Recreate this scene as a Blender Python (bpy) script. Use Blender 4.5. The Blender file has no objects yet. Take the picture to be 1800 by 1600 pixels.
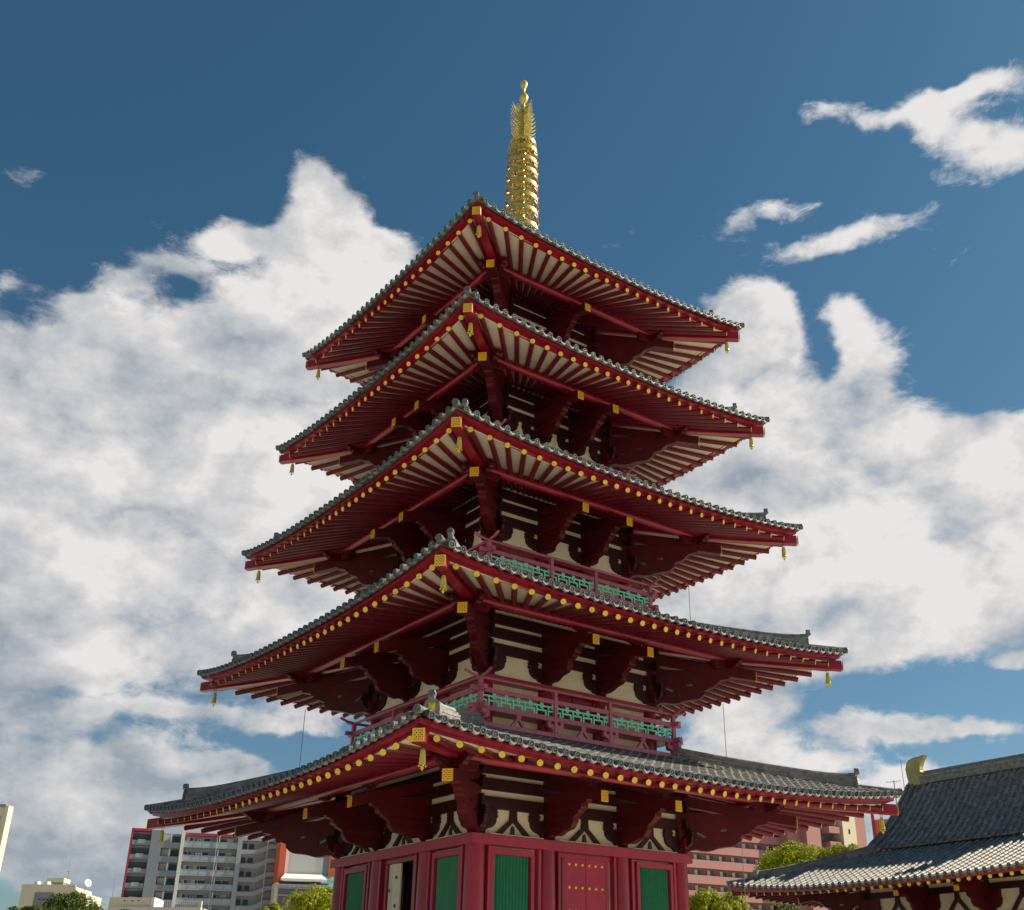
import bpy, bmesh, math, random
from math import radians, sin, cos, pi, sqrt
from mathutils import Vector, Matrix
from mathutils.geometry import tessellate_polygon
random.seed(7)
S = bpy.context.scene

# ------------------------------------------------------------ camera
cam_d = bpy.data.cameras.new('camera'); cam = bpy.data.objects.new('camera', cam_d)
S.collection.objects.link(cam); S.camera = cam
cam.location = (0, -37.2026, 1.6)
YAW, PITCH = 0.0467147, 0.4508706
cam.rotation_euler = (pi/2 + PITCH, 0, -YAW)
cam_d.sensor_width = 36; cam_d.lens = 36*1927.51/1800
cam_d.shift_x = (900-988.1326)/1800; cam_d.shift_y = (830.6677-800)/1800
cam_d.clip_start = 0.1; cam_d.clip_end = 20000

# ------------------------------------------------------------ sun, sky, exposure
SUN_AZ, SUN_EL = radians(12), radians(37)       # azimuth counted from +x towards +y
sun_dir = Vector((cos(SUN_EL)*cos(SUN_AZ), cos(SUN_EL)*sin(SUN_AZ), sin(SUN_EL)))
sun_d = bpy.data.lights.new('sun', 'SUN'); sun = bpy.data.objects.new('sun', sun_d)
S.collection.objects.link(sun)
sun_d.energy = 5.0; sun_d.angle = radians(0.5); sun_d.color = (1.0, 0.87, 0.68)
sun.rotation_euler = sun_dir.to_track_quat('Z', 'Y').to_euler()
S.cycles.max_bounces = 8; S.cycles.diffuse_bounces = 3; S.cycles.glossy_bounces = 2; S.cycles.caustics_reflective = False; S.cycles.caustics_refractive = False
S.view_settings.view_transform = 'Standard'; S.view_settings.look = 'None'
S.view_settings.exposure = 0.75; S.view_settings.gamma = 1.0

world = bpy.data.worlds.new('World'); S.world = world; world.use_nodes = True
# cloud banks: azimuth, elevation, half width, half height in degrees, weight
CLOUDS = [(-18.29, 25.48, 8.61, 5.62, 1.25),
 (-24.55, 21.39, 7.14, 6.2, 1.25),
 (-11.64, 28.94, 5.59, 4.31, 1.15),
 (-14.72, 19.65, 8.39, 4.27, 1.15),
 (-22.53, 15.47, 6.91, 2.4, 1.1),
 (-9.47, 33.23, 3.79, 2.0, 1.0),
 (-15.23, 31.38, 3.92, 1.7, 0.95),
 (-19.67, 28.11, 3.95, 1.68, 0.9),
 (-26.4, 27.06, 3.6, 1.87, 0.9),
 (-13.22, 40.12, 1.79, 1.08, 1.0),
 (-11.6, 38.95, 1.79, 1.24, 1.0),
 (-10.67, 37.38, 2.13, 1.12, 0.95),
 (-7.79, 37.11, 2.15, 0.9, 1.05),
 (-13.31, 37.33, 2.09, 1.11, 1.0),
 (-15.72, 36.27, 2.55, 0.83, 0.95),
 (-18.56, 35.37, 2.63, 0.71, 0.85),
 (-21.16, 33.89, 2.36, 0.65, 0.85),
 (-23.01, 32.38, 1.81, 0.65, 0.75),
 (-24.79, 31.01, 1.75, 0.54, 0.7),
 (-8.29, 35.07, 3.16, 1.71, 0.7),
 (-12.47, 35.18, 3.1, 1.41, 0.5),
 (-19.55, 32.23, 3.48, 0.61, -0.35),
 (-25.03, 29.57, 1.71, 0.59, 0.5),
 (-21.44, 9.83, 6.64, 1.41, 0.95),
 (-22.17, 7.29, 6.94, 2.25, 1.15),
 (-13.13, 9.69, 1.49, 0.94, 1.1),
 (-15.16, 8.93, 2.12, 0.92, 0.9),
 (-16.21, 12.45, 2.99, 0.38, 0.7),
 (-12.02, 11.9, 3.66, 0.38, 0.7),
 (-9.91, 13.25, 2.88, 0.98, 0.8),
 (-20.68, 12.48, 2.31, 0.47, 0.5),
 (-9.72, 23.28, 4.73, 4.96, 0.8),
 (-16.08, 6.33, 5.22, 2.31, 0.8),
 (-17.11, 21.94, 2.04, 1.41, -0.35),
 (-20.34, 22.35, 1.41, 0.83, -0.15),
 (-25.53, 23.4, 1.86, 0.81, -0.15),
 (-22.05, 13.01, 3.84, 0.42, -0.35),
 (-11.91, 10.95, 3.35, 0.68, -0.4),
 (-29.43, 35.65, 1.72, 1.02, 0.42),
 (-28.61, 31.29, 1.1, 0.68, 0.4),
 (13.68, 34.2, 2.74, 1.43, 1.2),
 (16.03, 32.24, 2.16, 1.72, 1.15),
 (13.42, 31.62, 3.01, 2.02, 1.1),
 (20.7, 31.36, 1.59, 1.56, 1.05),
 (20.33, 33.13, 1.3, 0.85, 0.8),
 (20.71, 29.35, 1.87, 1.42, 1.0),
 (11.21, 29.44, 3.64, 2.34, 0.9),
 (16.33, 27.84, 3.79, 1.74, 1.1),
 (15.31, 24.43, 5.81, 3.21, 1.2),
 (17.4, 21.05, 6.66, 4.04, 1.25),
 (22.24, 25.4, 4.07, 1.99, 1.15),
 (25.22, 20.74, 4.28, 3.33, 1.25),
 (19.87, 17.41, 6.3, 1.97, 1.15),
 (13.01, 16.17, 4.95, 1.72, 1.0),
 (9.39, 21.27, 4.35, 2.95, 0.9),
 (25.76, 17.62, 3.12, 1.91, 1.0),
 (25.97, 26.25, 2.55, 0.72, 0.9),
 (27.38, 24.6, 1.65, 1.1, 0.8),
 (18.38, 31.1, 0.71, 2.0, -0.35),
 (24.21, 29.67, 2.1, 1.12, -0.4),
 (8.39, 33.69, 1.75, 1.74, -0.3),
 (21.02, 42.86, 1.87, 0.61, 0.67),
 (23.38, 42.04, 2.17, 0.57, 0.71),
 (25.78, 41.7, 2.11, 0.57, 0.71),
 (28.2, 41.69, 2.05, 0.67, 0.71),
 (30.93, 41.79, 2.63, 0.88, 0.74),
 (26.55, 40.6, 1.73, 0.68, 0.67),
 (28.24, 39.27, 2.65, 1.14, 0.77),
 (30.22, 38.11, 2.55, 1.32, 0.77),
 (13.54, 37.92, 1.61, 0.73, 0.68),
 (16.47, 38.4, 2.11, 0.61, 0.74),
 (17.46, 36.65, 2.16, 0.73, 0.67),
 (19.46, 36.1, 2.11, 0.73, 0.64),
 (21.6, 36.61, 2.09, 0.8, 0.67),
 (23.99, 36.75, 1.7, 0.63, 0.57),
 (27.2, 34.99, 2.56, 1.56, 0.27),
 (6.75, 36.93, 2.28, 1.65, 0.31),
 (23.81, 30.87, 1.29, 0.81, 0.31),
 (10.61, 39.84, 1.94, 0.8, 0.2),
 (19.16, 12.07, 3.22, 0.49, 1.1),
 (22.85, 11.56, 2.82, 0.43, 1.05),
 (16.72, 12.62, 1.67, 0.33, 0.8),
 (16.26, 11.0, 1.65, 0.44, 0.9),
 (11.5, 11.73, 2.86, 1.25, 1.0),
 (14.25, 13.57, 2.28, 0.62, 0.7),
 (20.02, 10.41, 1.59, 0.43, 0.8),
 (11.37, 13.97, 2.62, 1.13, 0.9),
 (16.64, 9.37, 5.32, 0.75, 1.1),
 (21.19, 9.29, 2.06, 0.63, 1.0),
 (16.85, 6.48, 5.18, 2.09, 0.9),
 (21.59, 13.8, 3.96, 0.65, -0.35),
 (25.48, 14.61, 1.54, 0.38, 0.8),
 (23.65, 10.06, 2.01, 0.65, -0.3),
 (37.63, 30.37, 4.8, 5.03, 0.6),
 (34.26, 17.94, 5.5, 6.45, 0.9),
 (-35.9, 24.04, 7.07, 6.09, 0.9),
 (-31.52, 12.48, 6.72, 6.12, 0.9),
 (-0.11, 20.79, 9.47, 7.41, 0.5),
 (0.13, 9.37, 11.48, 4.18, 0.4)]
def build_sky():
    nt = world.node_tree; nt.nodes.clear()
    N = nt.nodes.new; Lk = nt.links.new
    def mth(op, a, b=None, c=None, clamp=False):
        n = N('ShaderNodeMath'); n.operation = op; n.use_clamp = clamp
        for i, v in enumerate((a, b, c)):
            if v is None: continue
            if isinstance(v, (int, float)): n.inputs[i].default_value = v
            else: Lk(v, n.inputs[i])
        return n.outputs[0]
    def vec(op, a, b=None):
        n = N('ShaderNodeVectorMath'); n.operation = op
        for i, v in enumerate((a, b)):
            if v is None: continue
            if isinstance(v, tuple): n.inputs[i].default_value = v
            else: Lk(v, n.inputs[i])
        return n
    out = N('ShaderNodeOutputWorld'); bg = N('ShaderNodeBackground'); bg.inputs['Strength'].default_value = 0.0595
    sky = N('ShaderNodeTexSky'); sky.sky_type = 'NISHITA'; sky.sun_disc = False
    sky.sun_elevation = SUN_EL; sky.sun_rotation = pi/2 - SUN_AZ
    sky.altitude = 0; sky.air_density = 1.0; sky.dust_density = 0.7; sky.ozone_density = 1.6
    tc = N('ShaderNodeTexCoord'); dirn = vec('NORMALIZE', tc.outputs['Generated']).outputs[0]
    sp = N('ShaderNodeSeparateXYZ'); Lk(dirn, sp.inputs[0])
    az = mth('MULTIPLY', mth('ARCTAN2', sp.outputs[0], sp.outputs[1]), 180/pi)
    el = mth('MULTIPLY', mth('ARCSINE', sp.outputs[2]), 180/pi)
    cb = N('ShaderNodeCombineXYZ'); Lk(az, cb.inputs[0]); Lk(el, cb.inputs[1]); P0 = cb.outputs[0]
    def noise(v, scale, detail, rough=0.55, dist=0.0, col=False):
        n = N('ShaderNodeTexNoise'); n.inputs['Scale'].default_value = scale; n.inputs['Detail'].default_value = detail
        n.inputs['Roughness'].default_value = rough; n.inputs['Distortion'].default_value = dist
        Lk(v, n.inputs['Vector']); return n.outputs['Color' if col else 'Fac']
    # ragged edges: bend the banks by a noise field
    sq = vec('MULTIPLY', dirn, (1, 1, 1.5)).outputs[0]
    w = vec('SUBTRACT', noise(sq, 5.0, 5, 0.6, 0, True), (.5,.5,.5)).outputs[0]
    w = vec('MULTIPLY', w, (6, 5, 0)).outputs[0]
    P = vec('ADD', P0, w).outputs[0]
    acc = None
    for (a, e, sx, sy, wt) in CLOUDS:
        d = vec('SUBTRACT', P, (a, e, 0)).outputs[0]; d = vec('MULTIPLY', d, (1/sx/1.08, 1/sy/1.08, 0)).outputs[0]
        q = vec('DOT_PRODUCT', d, d).outputs['Value']
        g = mth('EXPONENT', mth('MULTIPLY', q, -1.0)); acc = mth('MULTIPLY', g, wt) if acc is None else mth('MULTIPLY_ADD', g, wt, acc)
    acc = mth('MINIMUM', acc, 1.08)
    def density(vv):
        # wisps from turbulence, cauliflower heads from rounded cells
        nb = noise(vv, 9.0, 12, 0.66)
        rg = N('ShaderNodeTexNoise'); rg.noise_type = 'RIDGED_MULTIFRACTAL'; rg.inputs['Scale'].default_value = 11; rg.inputs['Detail'].default_value = 5
        rg.inputs['Roughness'].default_value = 0.5; rg.inputs['Offset'].default_value = 0.9; rg.inputs['Gain'].default_value = 1.2; Lk(vv, rg.inputs['Vector'])
        puff = mth('SUBTRACT', 0.55, rg.outputs['Fac'])
        return mth('MULTIPLY_ADD', puff, 0.16, nb)
    n1 = density(sq)
    amp = mth('MULTIPLY', mth('ADD', acc, 0.30, clamp=True), 1.85)
    amp = mth('SUBTRACT', amp, mth('MULTIPLY', acc, 0.55))
    D = mth('ADD', acc, mth('MULTIPLY', mth('SUBTRACT', n1, 0.5), amp))
    st = vec('MULTIPLY', dirn, (1, 1, 2.2)).outputs[0]
    n3 = noise(st, 24, 7, 0.72, 0.6)
    D = mth('MULTIPLY_ADD', mth('MULTIPLY', mth('SUBTRACT', n3, 0.5), 2.0), mth('SUBTRACT', 1.15, acc), D)
    mr = N('ShaderNodeMapRange'); mr.interpolation_type = 'SMOOTHSTEP'
    mr.inputs['From Min'].default_value = 0.36; mr.inputs['From Max'].default_value = 0.98
    D2 = mth('MULTIPLY', D, mth('MULTIPLY', acc, 5.0, clamp=True))
    Lk(D2, mr.inputs['Value']); alpha = mr.outputs['Result']
    # light from the sun side: compare the field with itself a little towards the sun
    off = (sun_dir*0.035 + Vector((0,0,.03)))
    n2 = density(vec('ADD', sq, (off.x, off.y, off.z)).outputs[0])
    lit = mth('SUBTRACT', n1, n2)
    big = noise(sq, 4.5, 5, 0.55)
    depth = mth('SUBTRACT', D, 0.55)
    shade = mth('ADD', mth('MULTIPLY', lit, 2.0), mth('MULTIPLY', depth, -0.16))
    shade = mth('ADD', shade, mth('MULTIPLY', mth('SUBTRACT', big, 0.5), 1.5))
    # bases of the banks are greyer near the horizon
    shade = mth('ADD', shade, mth('MULTIPLY', mth('SUBTRACT', el, 20.0), 0.014))
    # the banks away from the sun (left) hang lower and are greyer
    shade = mth('ADD', shade, mth('MULTIPLY', az, 0.006))
    huge = noise(sq, 1.9, 2, 0.5)
    shade = mth('ADD', shade, mth('MULTIPLY', mth('SUBTRACT', huge, 0.5), 1.3))
    sh = mth('ADD', shade, 0.66, clamp=True)
    ramp = N('ShaderNodeValToRGB'); cr = ramp.color_ramp
    cr.elements[0].position = 0.0; cr.elements[0].color = (3.3, 3.75, 4.3, 1)
    cr.elements[1].position = 1.0; cr.elements[1].color = (8.1, 7.9, 7.8, 1)
    e_ = cr.elements.new(0.45); e_.color = (5.2, 5.4, 5.7, 1); e_ = cr.elements.new(0.75); e_.color = (6.7, 6.6, 6.6, 1)
    Lk(sh, ramp.inputs['Fac'])
    tint = N('ShaderNodeMix'); tint.data_type = 'RGBA'; tint.blend_type = 'MULTIPLY'; tint.inputs['Factor'].default_value = 1
    Lk(sky.outputs[0], tint.inputs['A']); 
    tr = N('ShaderNodeValToRGB'); tr.color_ramp.elements[0].position = .05; tr.color_ramp.elements[0].color = (.60, .74, .78, 1); tr.color_ramp.elements[1].position = .62; tr.color_ramp.elements[1].color = SKYTINT
    Lk(sp.outputs[2], tr.inputs['Fac']); Lk(tr.outputs['Color'], tint.inputs['B'])
    mx = N('ShaderNodeMix'); mx.data_type = 'RGBA'
    Lk(alpha, mx.inputs['Factor']); Lk(tint.outputs['Result'], mx.inputs['A']); Lk(ramp.outputs['Color'], mx.inputs['B'])
    Lk(mx.outputs['Result'], bg.inputs['Color']); Lk(bg.outputs[0], out.inputs[0])
SKYTINT = (0.42, 0.74, 0.78, 1)
build_sky()
world.cycles.sampling_method = 'MANUAL'; world.cycles.sample_map_resolution = 512


# ------------------------------------------------------------ materials
def mat(name, col, rough=0.6, metal=0.0, var=0.0, vscale=3.0, bump=0.0, bscale=40.0, col2=None, spec=0.5, coat=0.0, streak=0.0, isl=0.0):
    m = bpy.data.materials.new(name); m.use_nodes = True
    nt = m.node_tree; b = nt.nodes['Principled BSDF']
    b.inputs['Base Color'].default_value = (*col, 1); b.inputs['Roughness'].default_value = rough
    b.inputs['Metallic'].default_value = metal; b.inputs['Specular IOR Level'].default_value = spec
    b.inputs['Coat Weight'].default_value = coat; b.inputs['Coat Roughness'].default_value = 0.25
    tc = nt.nodes.new('ShaderNodeTexCoord')
    if var or col2:
        n = nt.nodes.new('ShaderNodeTexNoise'); n.inputs['Scale'].default_value = vscale
        n.inputs['Detail'].default_value = 6; n.inputs['Roughness'].default_value = 0.65
        if streak:
            mp = nt.nodes.new('ShaderNodeMapping'); mp.inputs['Scale'].default_value = (1, 1, streak)
            nt.links.new(tc.outputs['Object'], mp.inputs['Vector']); nt.links.new(mp.outputs['Vector'], n.inputs['Vector'])
        else:
            nt.links.new(tc.outputs['Object'], n.inputs['Vector'])
        r = nt.nodes.new('ShaderNodeValToRGB')
        r.color_ramp.elements[0].position = 0.3; r.color_ramp.elements[1].position = 0.7
        c2 = col2 or tuple(min(1, c*(1+var)) for c in col); c1 = col if col2 else tuple(c*(1-var) for c in col)
        r.color_ramp.elements[0].color = (*c1, 1); r.color_ramp.elements[1].color = (*c2, 1)
        nt.links.new(n.outputs['Fac'], r.inputs['Fac']); nt.links.new(r.outputs['Color'], b.inputs['Base Color'])
        mr = nt.nodes.new('ShaderNodeMapRange'); mr.inputs['To Min'].default_value = rough*0.8; mr.inputs['To Max'].default_value = min(1, rough*1.25)
        nt.links.new(n.outputs['Fac'], mr.inputs['Value']); nt.links.new(mr.outputs['Result'], b.inputs['Roughness'])
    if isl:   # every tile, board or rafter a little lighter or darker than its neighbour
        gm = nt.nodes.new('ShaderNodeNewGeometry'); oi = nt.nodes.new('ShaderNodeObjectInfo')
        ad = nt.nodes.new('ShaderNodeMath'); ad.operation = 'ADD'; fr = nt.nodes.new('ShaderNodeMath'); fr.operation = 'FRACT'
        nt.links.new(gm.outputs['Random Per Island'], ad.inputs[0]); nt.links.new(oi.outputs['Random'], ad.inputs[1]); nt.links.new(ad.outputs[0], fr.inputs[0])
        rg = nt.nodes.new('ShaderNodeMapRange'); rg.inputs['To Min'].default_value = 1-isl; rg.inputs['To Max'].default_value = 1+isl
        nt.links.new(fr.outputs[0], rg.inputs['Value'])
        hs = nt.nodes.new('ShaderNodeHueSaturation'); nt.links.new(rg.outputs['Result'], hs.inputs['Value'])
        src = b.inputs['Base Color']
        if src.is_linked: nt.links.new(src.links[0].from_socket, hs.inputs['Color'])
        else: hs.inputs['Color'].default_value = (*col, 1)
        nt.links.new(hs.outputs['Color'], b.inputs['Base Color'])
    if bump:
        n2 = nt.nodes.new('ShaderNodeTexNoise'); n2.inputs['Scale'].default_value = bscale; n2.inputs['Detail'].default_value = 4
        nt.links.new(tc.outputs['Object'], n2.inputs['Vector'])
        bp = nt.nodes.new('ShaderNodeBump'); bp.inputs['Strength'].default_value = bump; bp.inputs['Distance'].default_value = 0.02
        nt.links.new(n2.outputs['Fac'], bp.inputs['Height']); nt.links.new(bp.outputs['Normal'], b.inputs['Normal'])
    return m
M = {}
M['red'] = mat('red_lacquer', (0.21, 0.004, 0.018), 0.38, coat=0.25, vscale=1.1, bump=0.15, bscale=9, col2=(0.39, 0.006, 0.030), isl=0.08)
M['rafter'] = mat('rafter_red_with_eave_shade', (0.115, 0.003, 0.017), 0.38, vscale=1.8, bump=0.12, bscale=9, col2=(0.19, 0.005, 0.024), isl=0.15)  # copy of the red lacquer, darkened to carry the shade under the eaves
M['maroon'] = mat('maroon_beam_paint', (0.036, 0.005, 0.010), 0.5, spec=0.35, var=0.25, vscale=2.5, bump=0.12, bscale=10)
M['bracket'] = mat('bracket_red_with_eave_shade', (0.085, 0.003, 0.009), 0.5, spec=0.35, var=0.25, isl=0.1, vscale=2.5, bump=0.12, bscale=10)  # deep eave shade put into the colour: a darker red for the arms
M['rail'] = mat('faded_red_paint', (0.50, 0.125, 0.19), 0.45, var=0.22, isl=0.08, vscale=3, bump=0.15, bscale=14)
M['cream'] = mat('cream_plaster', (0.80, 0.72, 0.54), 0.85, var=0.10, vscale=1.8, bump=0.15, bscale=30)
M['soffit'] = mat('cream_painted_boards', (0.84, 0.76, 0.56), 0.75, var=0.08, vscale=2.5, bump=0.1, bscale=20)
M['green'] = mat('green_window_paint', (0.020, 0.23, 0.12), 0.42, var=0.15, vscale=4)
M['lattice'] = mat('bright_green_paint', (0.26, 0.88, 0.62), 0.5, var=0.15, vscale=4)
M['tile'] = mat('grey_roof_tile', (0.11, 0.115, 0.12), 0.56, spec=0.38, vscale=5, bump=0.3, bscale=25, col2=(0.34, 0.325, 0.29), isl=0.28)
M['tile_end'] = mat('pale_tile_end', (0.075, 0.09, 0.10), 0.33, vscale=9, bump=0.3, bscale=30, col2=(0.17, 0.19, 0.20), isl=0.25)
M['gold'] = mat('gold_leaf', (0.92, 0.66, 0.07), 0.42, metal=0.2, var=0.15, vscale=8, isl=0.10)
M['gold_pale'] = mat('pale_gold', (0.62, 0.50, 0.12), 0.33, metal=0.45, var=0.30, vscale=5)
M['bronze'] = mat('dark_bronze', (0.035, 0.045, 0.04), 0.5, metal=0.5, var=0.2)
M['bell'] = mat('verdigris_gold', (0.74, 0.60, 0.10), 0.40, metal=0.3, var=0.15, vscale=9)
M['dark'] = mat('dark_interior', (0.012, 0.013, 0.016), 0.8)
M['door_red'] = mat('crimson_door_paint', (0.40, 0.010, 0.050), 0.42, var=0.2, vscale=2, bump=0.1, bscale=10)
M['stone'] = mat('pale_granite', (0.42, 0.40, 0.37), 0.8, var=0.15, vscale=6, bump=0.2)
# filigree plate: holes laid out on the plate's own UVs
def filigree():
    m = mat('gold_filigree', (0.80, 0.50, 0.05), 0.4, metal=0.25)
    nt = m.node_tree; b = nt.nodes['Principled BSDF']
    uv = nt.nodes.new('ShaderNodeUVMap')
    sp = nt.nodes.new('ShaderNodeSeparateXYZ'); nt.links.new(uv.outputs['UV'], sp.inputs[0])
    def mth(op, a, bb=None, v=None):
        n = nt.nodes.new('ShaderNodeMath'); n.operation = op
        if a is not None: nt.links.new(a, n.inputs[0])
        if bb is not None: nt.links.new(bb, n.inputs[1])
        if v is not None: n.inputs[1].default_value = v
        return n.outputs[0]
    def wave(o, f, ph):
        a = mth('MULTIPLY', o, v=f); a = mth('ADD', a, v=ph); return mth('SINE', a)
    a1 = mth('MULTIPLY', wave(sp.outputs[0], 2*pi*3.5, 0), wave(sp.outputs[1], 2*pi*3.5, 0))
    a2 = mth('MULTIPLY', wave(mth('ADD', sp.outputs[0], sp.outputs[1]), 2*pi*3, 0.7), wave(mth('SUBTRACT', sp.outputs[0], sp.outputs[1]), 2*pi*3, 0.7))
    s = mth('ADD', a1, a2)
    gt = mth('GREATER_THAN', s, v=0.62)
    # keep a solid frame
    dx = mth('ABSOLUTE', mth('SUBTRACT', sp.outputs[0], v=0.5)); dy = mth('ABSOLUTE', mth('SUBTRACT', sp.outputs[1], v=0.5))
    inside = mth('LESS_THAN', mth('MAXIMUM', dx, dy), v=0.41)
    f = mth('MULTIPLY', gt, inside)
    mx = nt.nodes.new('ShaderNodeMix'); mx.data_type = 'RGBA'
    mx.inputs['A'].default_value = (0.95, 0.56, 0.04, 1); mx.inputs['B'].default_value = (0.10, 0.03, 0.005, 1)
    nt.links.new(f, mx.inputs['Factor']); nt.links.new(mx.outputs['Result'], b.inputs['Base Color'])
    return m
M['plate'] = filigree()

# ------------------------------------------------------------ mesh building
class MB:
    def __init__(s): s.v = []; s.f = []; s.X = Matrix.Identity(4); s.uv = {}
    def add(s, vs, fs, uv=None):
        n = len(s.v); X = s.X
        s.v += [tuple(X @ Vector(p)) for p in vs]
        for i, f in enumerate(fs):
            if uv and i in uv: s.uv[len(s.f)] = uv[i]
            s.f.append(tuple(n+j for j in f))
    def box(s, x0, x1, y0, y1, z0, z1):
        s.add([(x0,y0,z0),(x1,y0,z0),(x1,y1,z0),(x0,y1,z0),(x0,y0,z1),(x1,y0,z1),(x1,y1,z1),(x0,y1,z1)],
              [(0,3,2,1),(4,5,6,7),(0,1,5,4),(1,2,6,5),(2,3,7,6),(3,0,4,7)])
    def hexa(s, p):   # eight points, bottom ring then top ring
        s.add(p, [(0,3,2,1),(4,5,6,7),(0,1,5,4),(1,2,6,5),(2,3,7,6),(3,0,4,7)])
    def beam(s, a, b, w, h, up=(0,0,1)):   # rectangular bar from a to b, w across, h along up
        a = Vector(a); b = Vector(b); d = (b-a).normalized(); u = Vector(up)
        r = d.cross(u).normalized()*(w/2); u2 = r.cross(d).normalized()*(h/2)
        s.hexa([a-r-u2, a+r-u2, b+r-u2, b-r-u2, a-r+u2, a+r+u2, b+r+u2, b-r+u2])
    def tube(s, pts, rad, seg=8, cap=True):
        pts = [Vector(p) for p in pts]
        if not hasattr(rad, '__len__'): rad = [rad]*len(pts)
        vs = []; fs = []; n = len(pts)
        t0 = (pts[1]-pts[0]).normalized(); ref = Vector((0,0,1)) if abs(t0.z) < .9 else Vector((1,0,0))
        for i, p in enumerate(pts):
            t = (pts[min(i+1,n-1)]-pts[max(i-1,0)]).normalized()
            r = t.cross(ref).normalized(); u = r.cross(t)
            for k in range(seg):
                an = 2*pi*k/seg; vs.append(p + (r*cos(an)+u*sin(an))*rad[i])
        for i in range(n-1):
            for k in range(seg):
                k2 = (k+1)%seg; fs.append((i*seg+k, i*seg+k2, (i+1)*seg+k2, (i+1)*seg+k))
        if cap: fs += [tuple(range(seg)), tuple((n-1)*seg+k for k in reversed(range(seg)))]
        s.add(vs, fs)
    def lathe(s, prof, c=(0,0,0), seg=20, axis=None, cap=True):   # prof: (r, h) list
        c = Vector(c); vs = []; fs = []
        if axis is None: R = Matrix.Identity(3)
        else: R = Vector(axis).normalized().to_track_quat('Z', 'Y').to_matrix()
        for r, h in prof:
            for k in range(seg):
                an = 2*pi*k/seg; vs.append(c + R @ Vector((r*cos(an), r*sin(an), h)))
        n = len(prof)
        for i in range(n-1):
            for k in range(seg):
                k2 = (k+1)%seg; fs.append((i*seg+k, i*seg+k2, (i+1)*seg+k2, (i+1)*seg+k))
        if cap and prof[0][0] > 1e-4: fs.append(tuple(reversed(range(seg))))
        if cap and prof[-1][0] > 1e-4: fs.append(tuple((n-1)*seg+k for k in range(seg)))
        s.add(vs, fs)
    def prism(s, loops, P, t):    # loops: outer then holes, 2D; P(u,v,w)->3D ; t half thickness
        tri = tessellate_polygon([[Vector((u, v, 0)) for u, v in lp] for lp in loops])
        flat = [q for lp in loops for q in lp]; n = len(flat)
        vs = [P(u, v, -t) for u, v in flat] + [P(u, v, t) for u, v in flat]
        fs = [tuple(f) for f in tri] + [tuple(n+i for i in reversed(f)) for f in tri]
        o = 0
        for lp in loops:
            m = len(lp)
            for i in range(m): j = (i+1)%m; fs.append((o+i, o+j, n+o+j, n+o+i))
            o += m
        s.add(vs, fs)
    def quad(s, p, uv=None): s.add(p, [(0,1,2,3)], {0: uv} if uv else None)
    def build(s, name, m, parent=None, smooth=0, bevel=0, label=None, kind=None, coll=None):
        me = bpy.data.meshes.new(name); me.from_pydata(s.v, [], s.f)
        if s.uv:
            l = me.uv_layers.new(name='UVMap')
            for fi, uvs in s.uv.items():
                p = me.polygons[fi]
                for li, q in zip(p.loop_indices, uvs): l.data[li].uv = q
        me.materials.append(m)
        if not s.uv:
            bm = bmesh.new(); bm.from_mesh(me); bmesh.ops.recalc_face_normals(bm, faces=bm.faces); bm.to_mesh(me); bm.free()
        if smooth:
            me.polygons.foreach_set('use_smooth', [True]*len(me.polygons)); me.set_sharp_from_angle(angle=radians(smooth))
        o = bpy.data.objects.new(name, me); S.collection.objects.link(o)
        if parent: o.parent = parent
        if bevel:
            b = o.modifiers.new('bevel', 'BEVEL'); b.width = bevel; b.segments = 2; b.limit_method = 'ANGLE'; b.angle_limit = radians(50)
            b.harden_normals = False
        if label: o['label'] = label
        if kind: o['kind'] = kind
        return o
def empty(name, loc=(0,0,0), rz=0, label=None, cat=None, group=None):
    o = bpy.data.objects.new(name, None); S.collection.objects.link(o)
    o.location = loc; o.rotation_euler = (0,0,rz); o.empty_display_size = 0.5
    if label: o['label'] = label
    if cat: o['category'] = cat
    if group: o['group'] = group
    return o
def tag(o, label=None, cat=None, group=None, kind=None):
    if label: o['label'] = label
    if cat: o['category'] = cat
    if group: o['group'] = group
    if kind: o['kind'] = kind
    return o
def ROT(k): return Matrix.Rotation(k*pi/2, 4, 'Z')
# ------------------------------------------------------------ five storey pagoda
PR = empty('five_storey_pagoda', (0,0,0), radians(45-9.71673), 'tall five storey red and cream pagoda with gold spire and grey tiled roofs', 'pagoda')
RISE = 0.28            # slope of the rafters
ST = [ # e corner half, Z disc height, b wall half, c inner column, ring, purlin, rafters per side, lift, centre spacing, roof slope, inner roof, balcony half
 dict(e=8.738, Z=6.80,  b=3.85, c=1.40, g=6.50, p=5.90, N=32, L=.32, sl=.335, top=3.8,  R=None, cr=.29),
 dict(e=7.903, Z=11.50, b=3.30, c=1.10, g=5.86, p=5.22, N=29, L=.28, sl=.345, top=3.3,  R=3.86, cr=.24),
 dict(e=7.159, Z=16.09, b=2.78, c=0.94, g=5.24, p=4.62, N=26, L=.25, sl=.35,  top=2.8,  R=3.43, cr=.22),
 dict(e=6.588, Z=20.50, b=2.30, c=0.79, g=4.85, p=4.25, N=23, L=.23, sl=.36,  top=2.4,  R=2.90, cr=.20),
 dict(e=6.146, Z=24.73, b=1.95, c=0.0,  g=4.33, p=3.72, N=21, L=.23, sl=.50,  top=0.55, R=2.52, cr=.19),
]
TILE = 0.355
def zdisc(d, s): return d['Z'] + d['L']*min(1.3, (abs(s)/(d['e']-.15))**2.6)
def zsoff(d, s, a):    # underside of the boards, offset = rafter top
    ao = d['e']-.15; w = max(0.0, (a-d['p'])/(ao-d['p']))
    so = s*ao/max(a, .5)
    return d['Z'] + .07 + RISE*(ao-a) + d['L']*min(1.3, (abs(so)/ao)**2.6)*w
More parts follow.
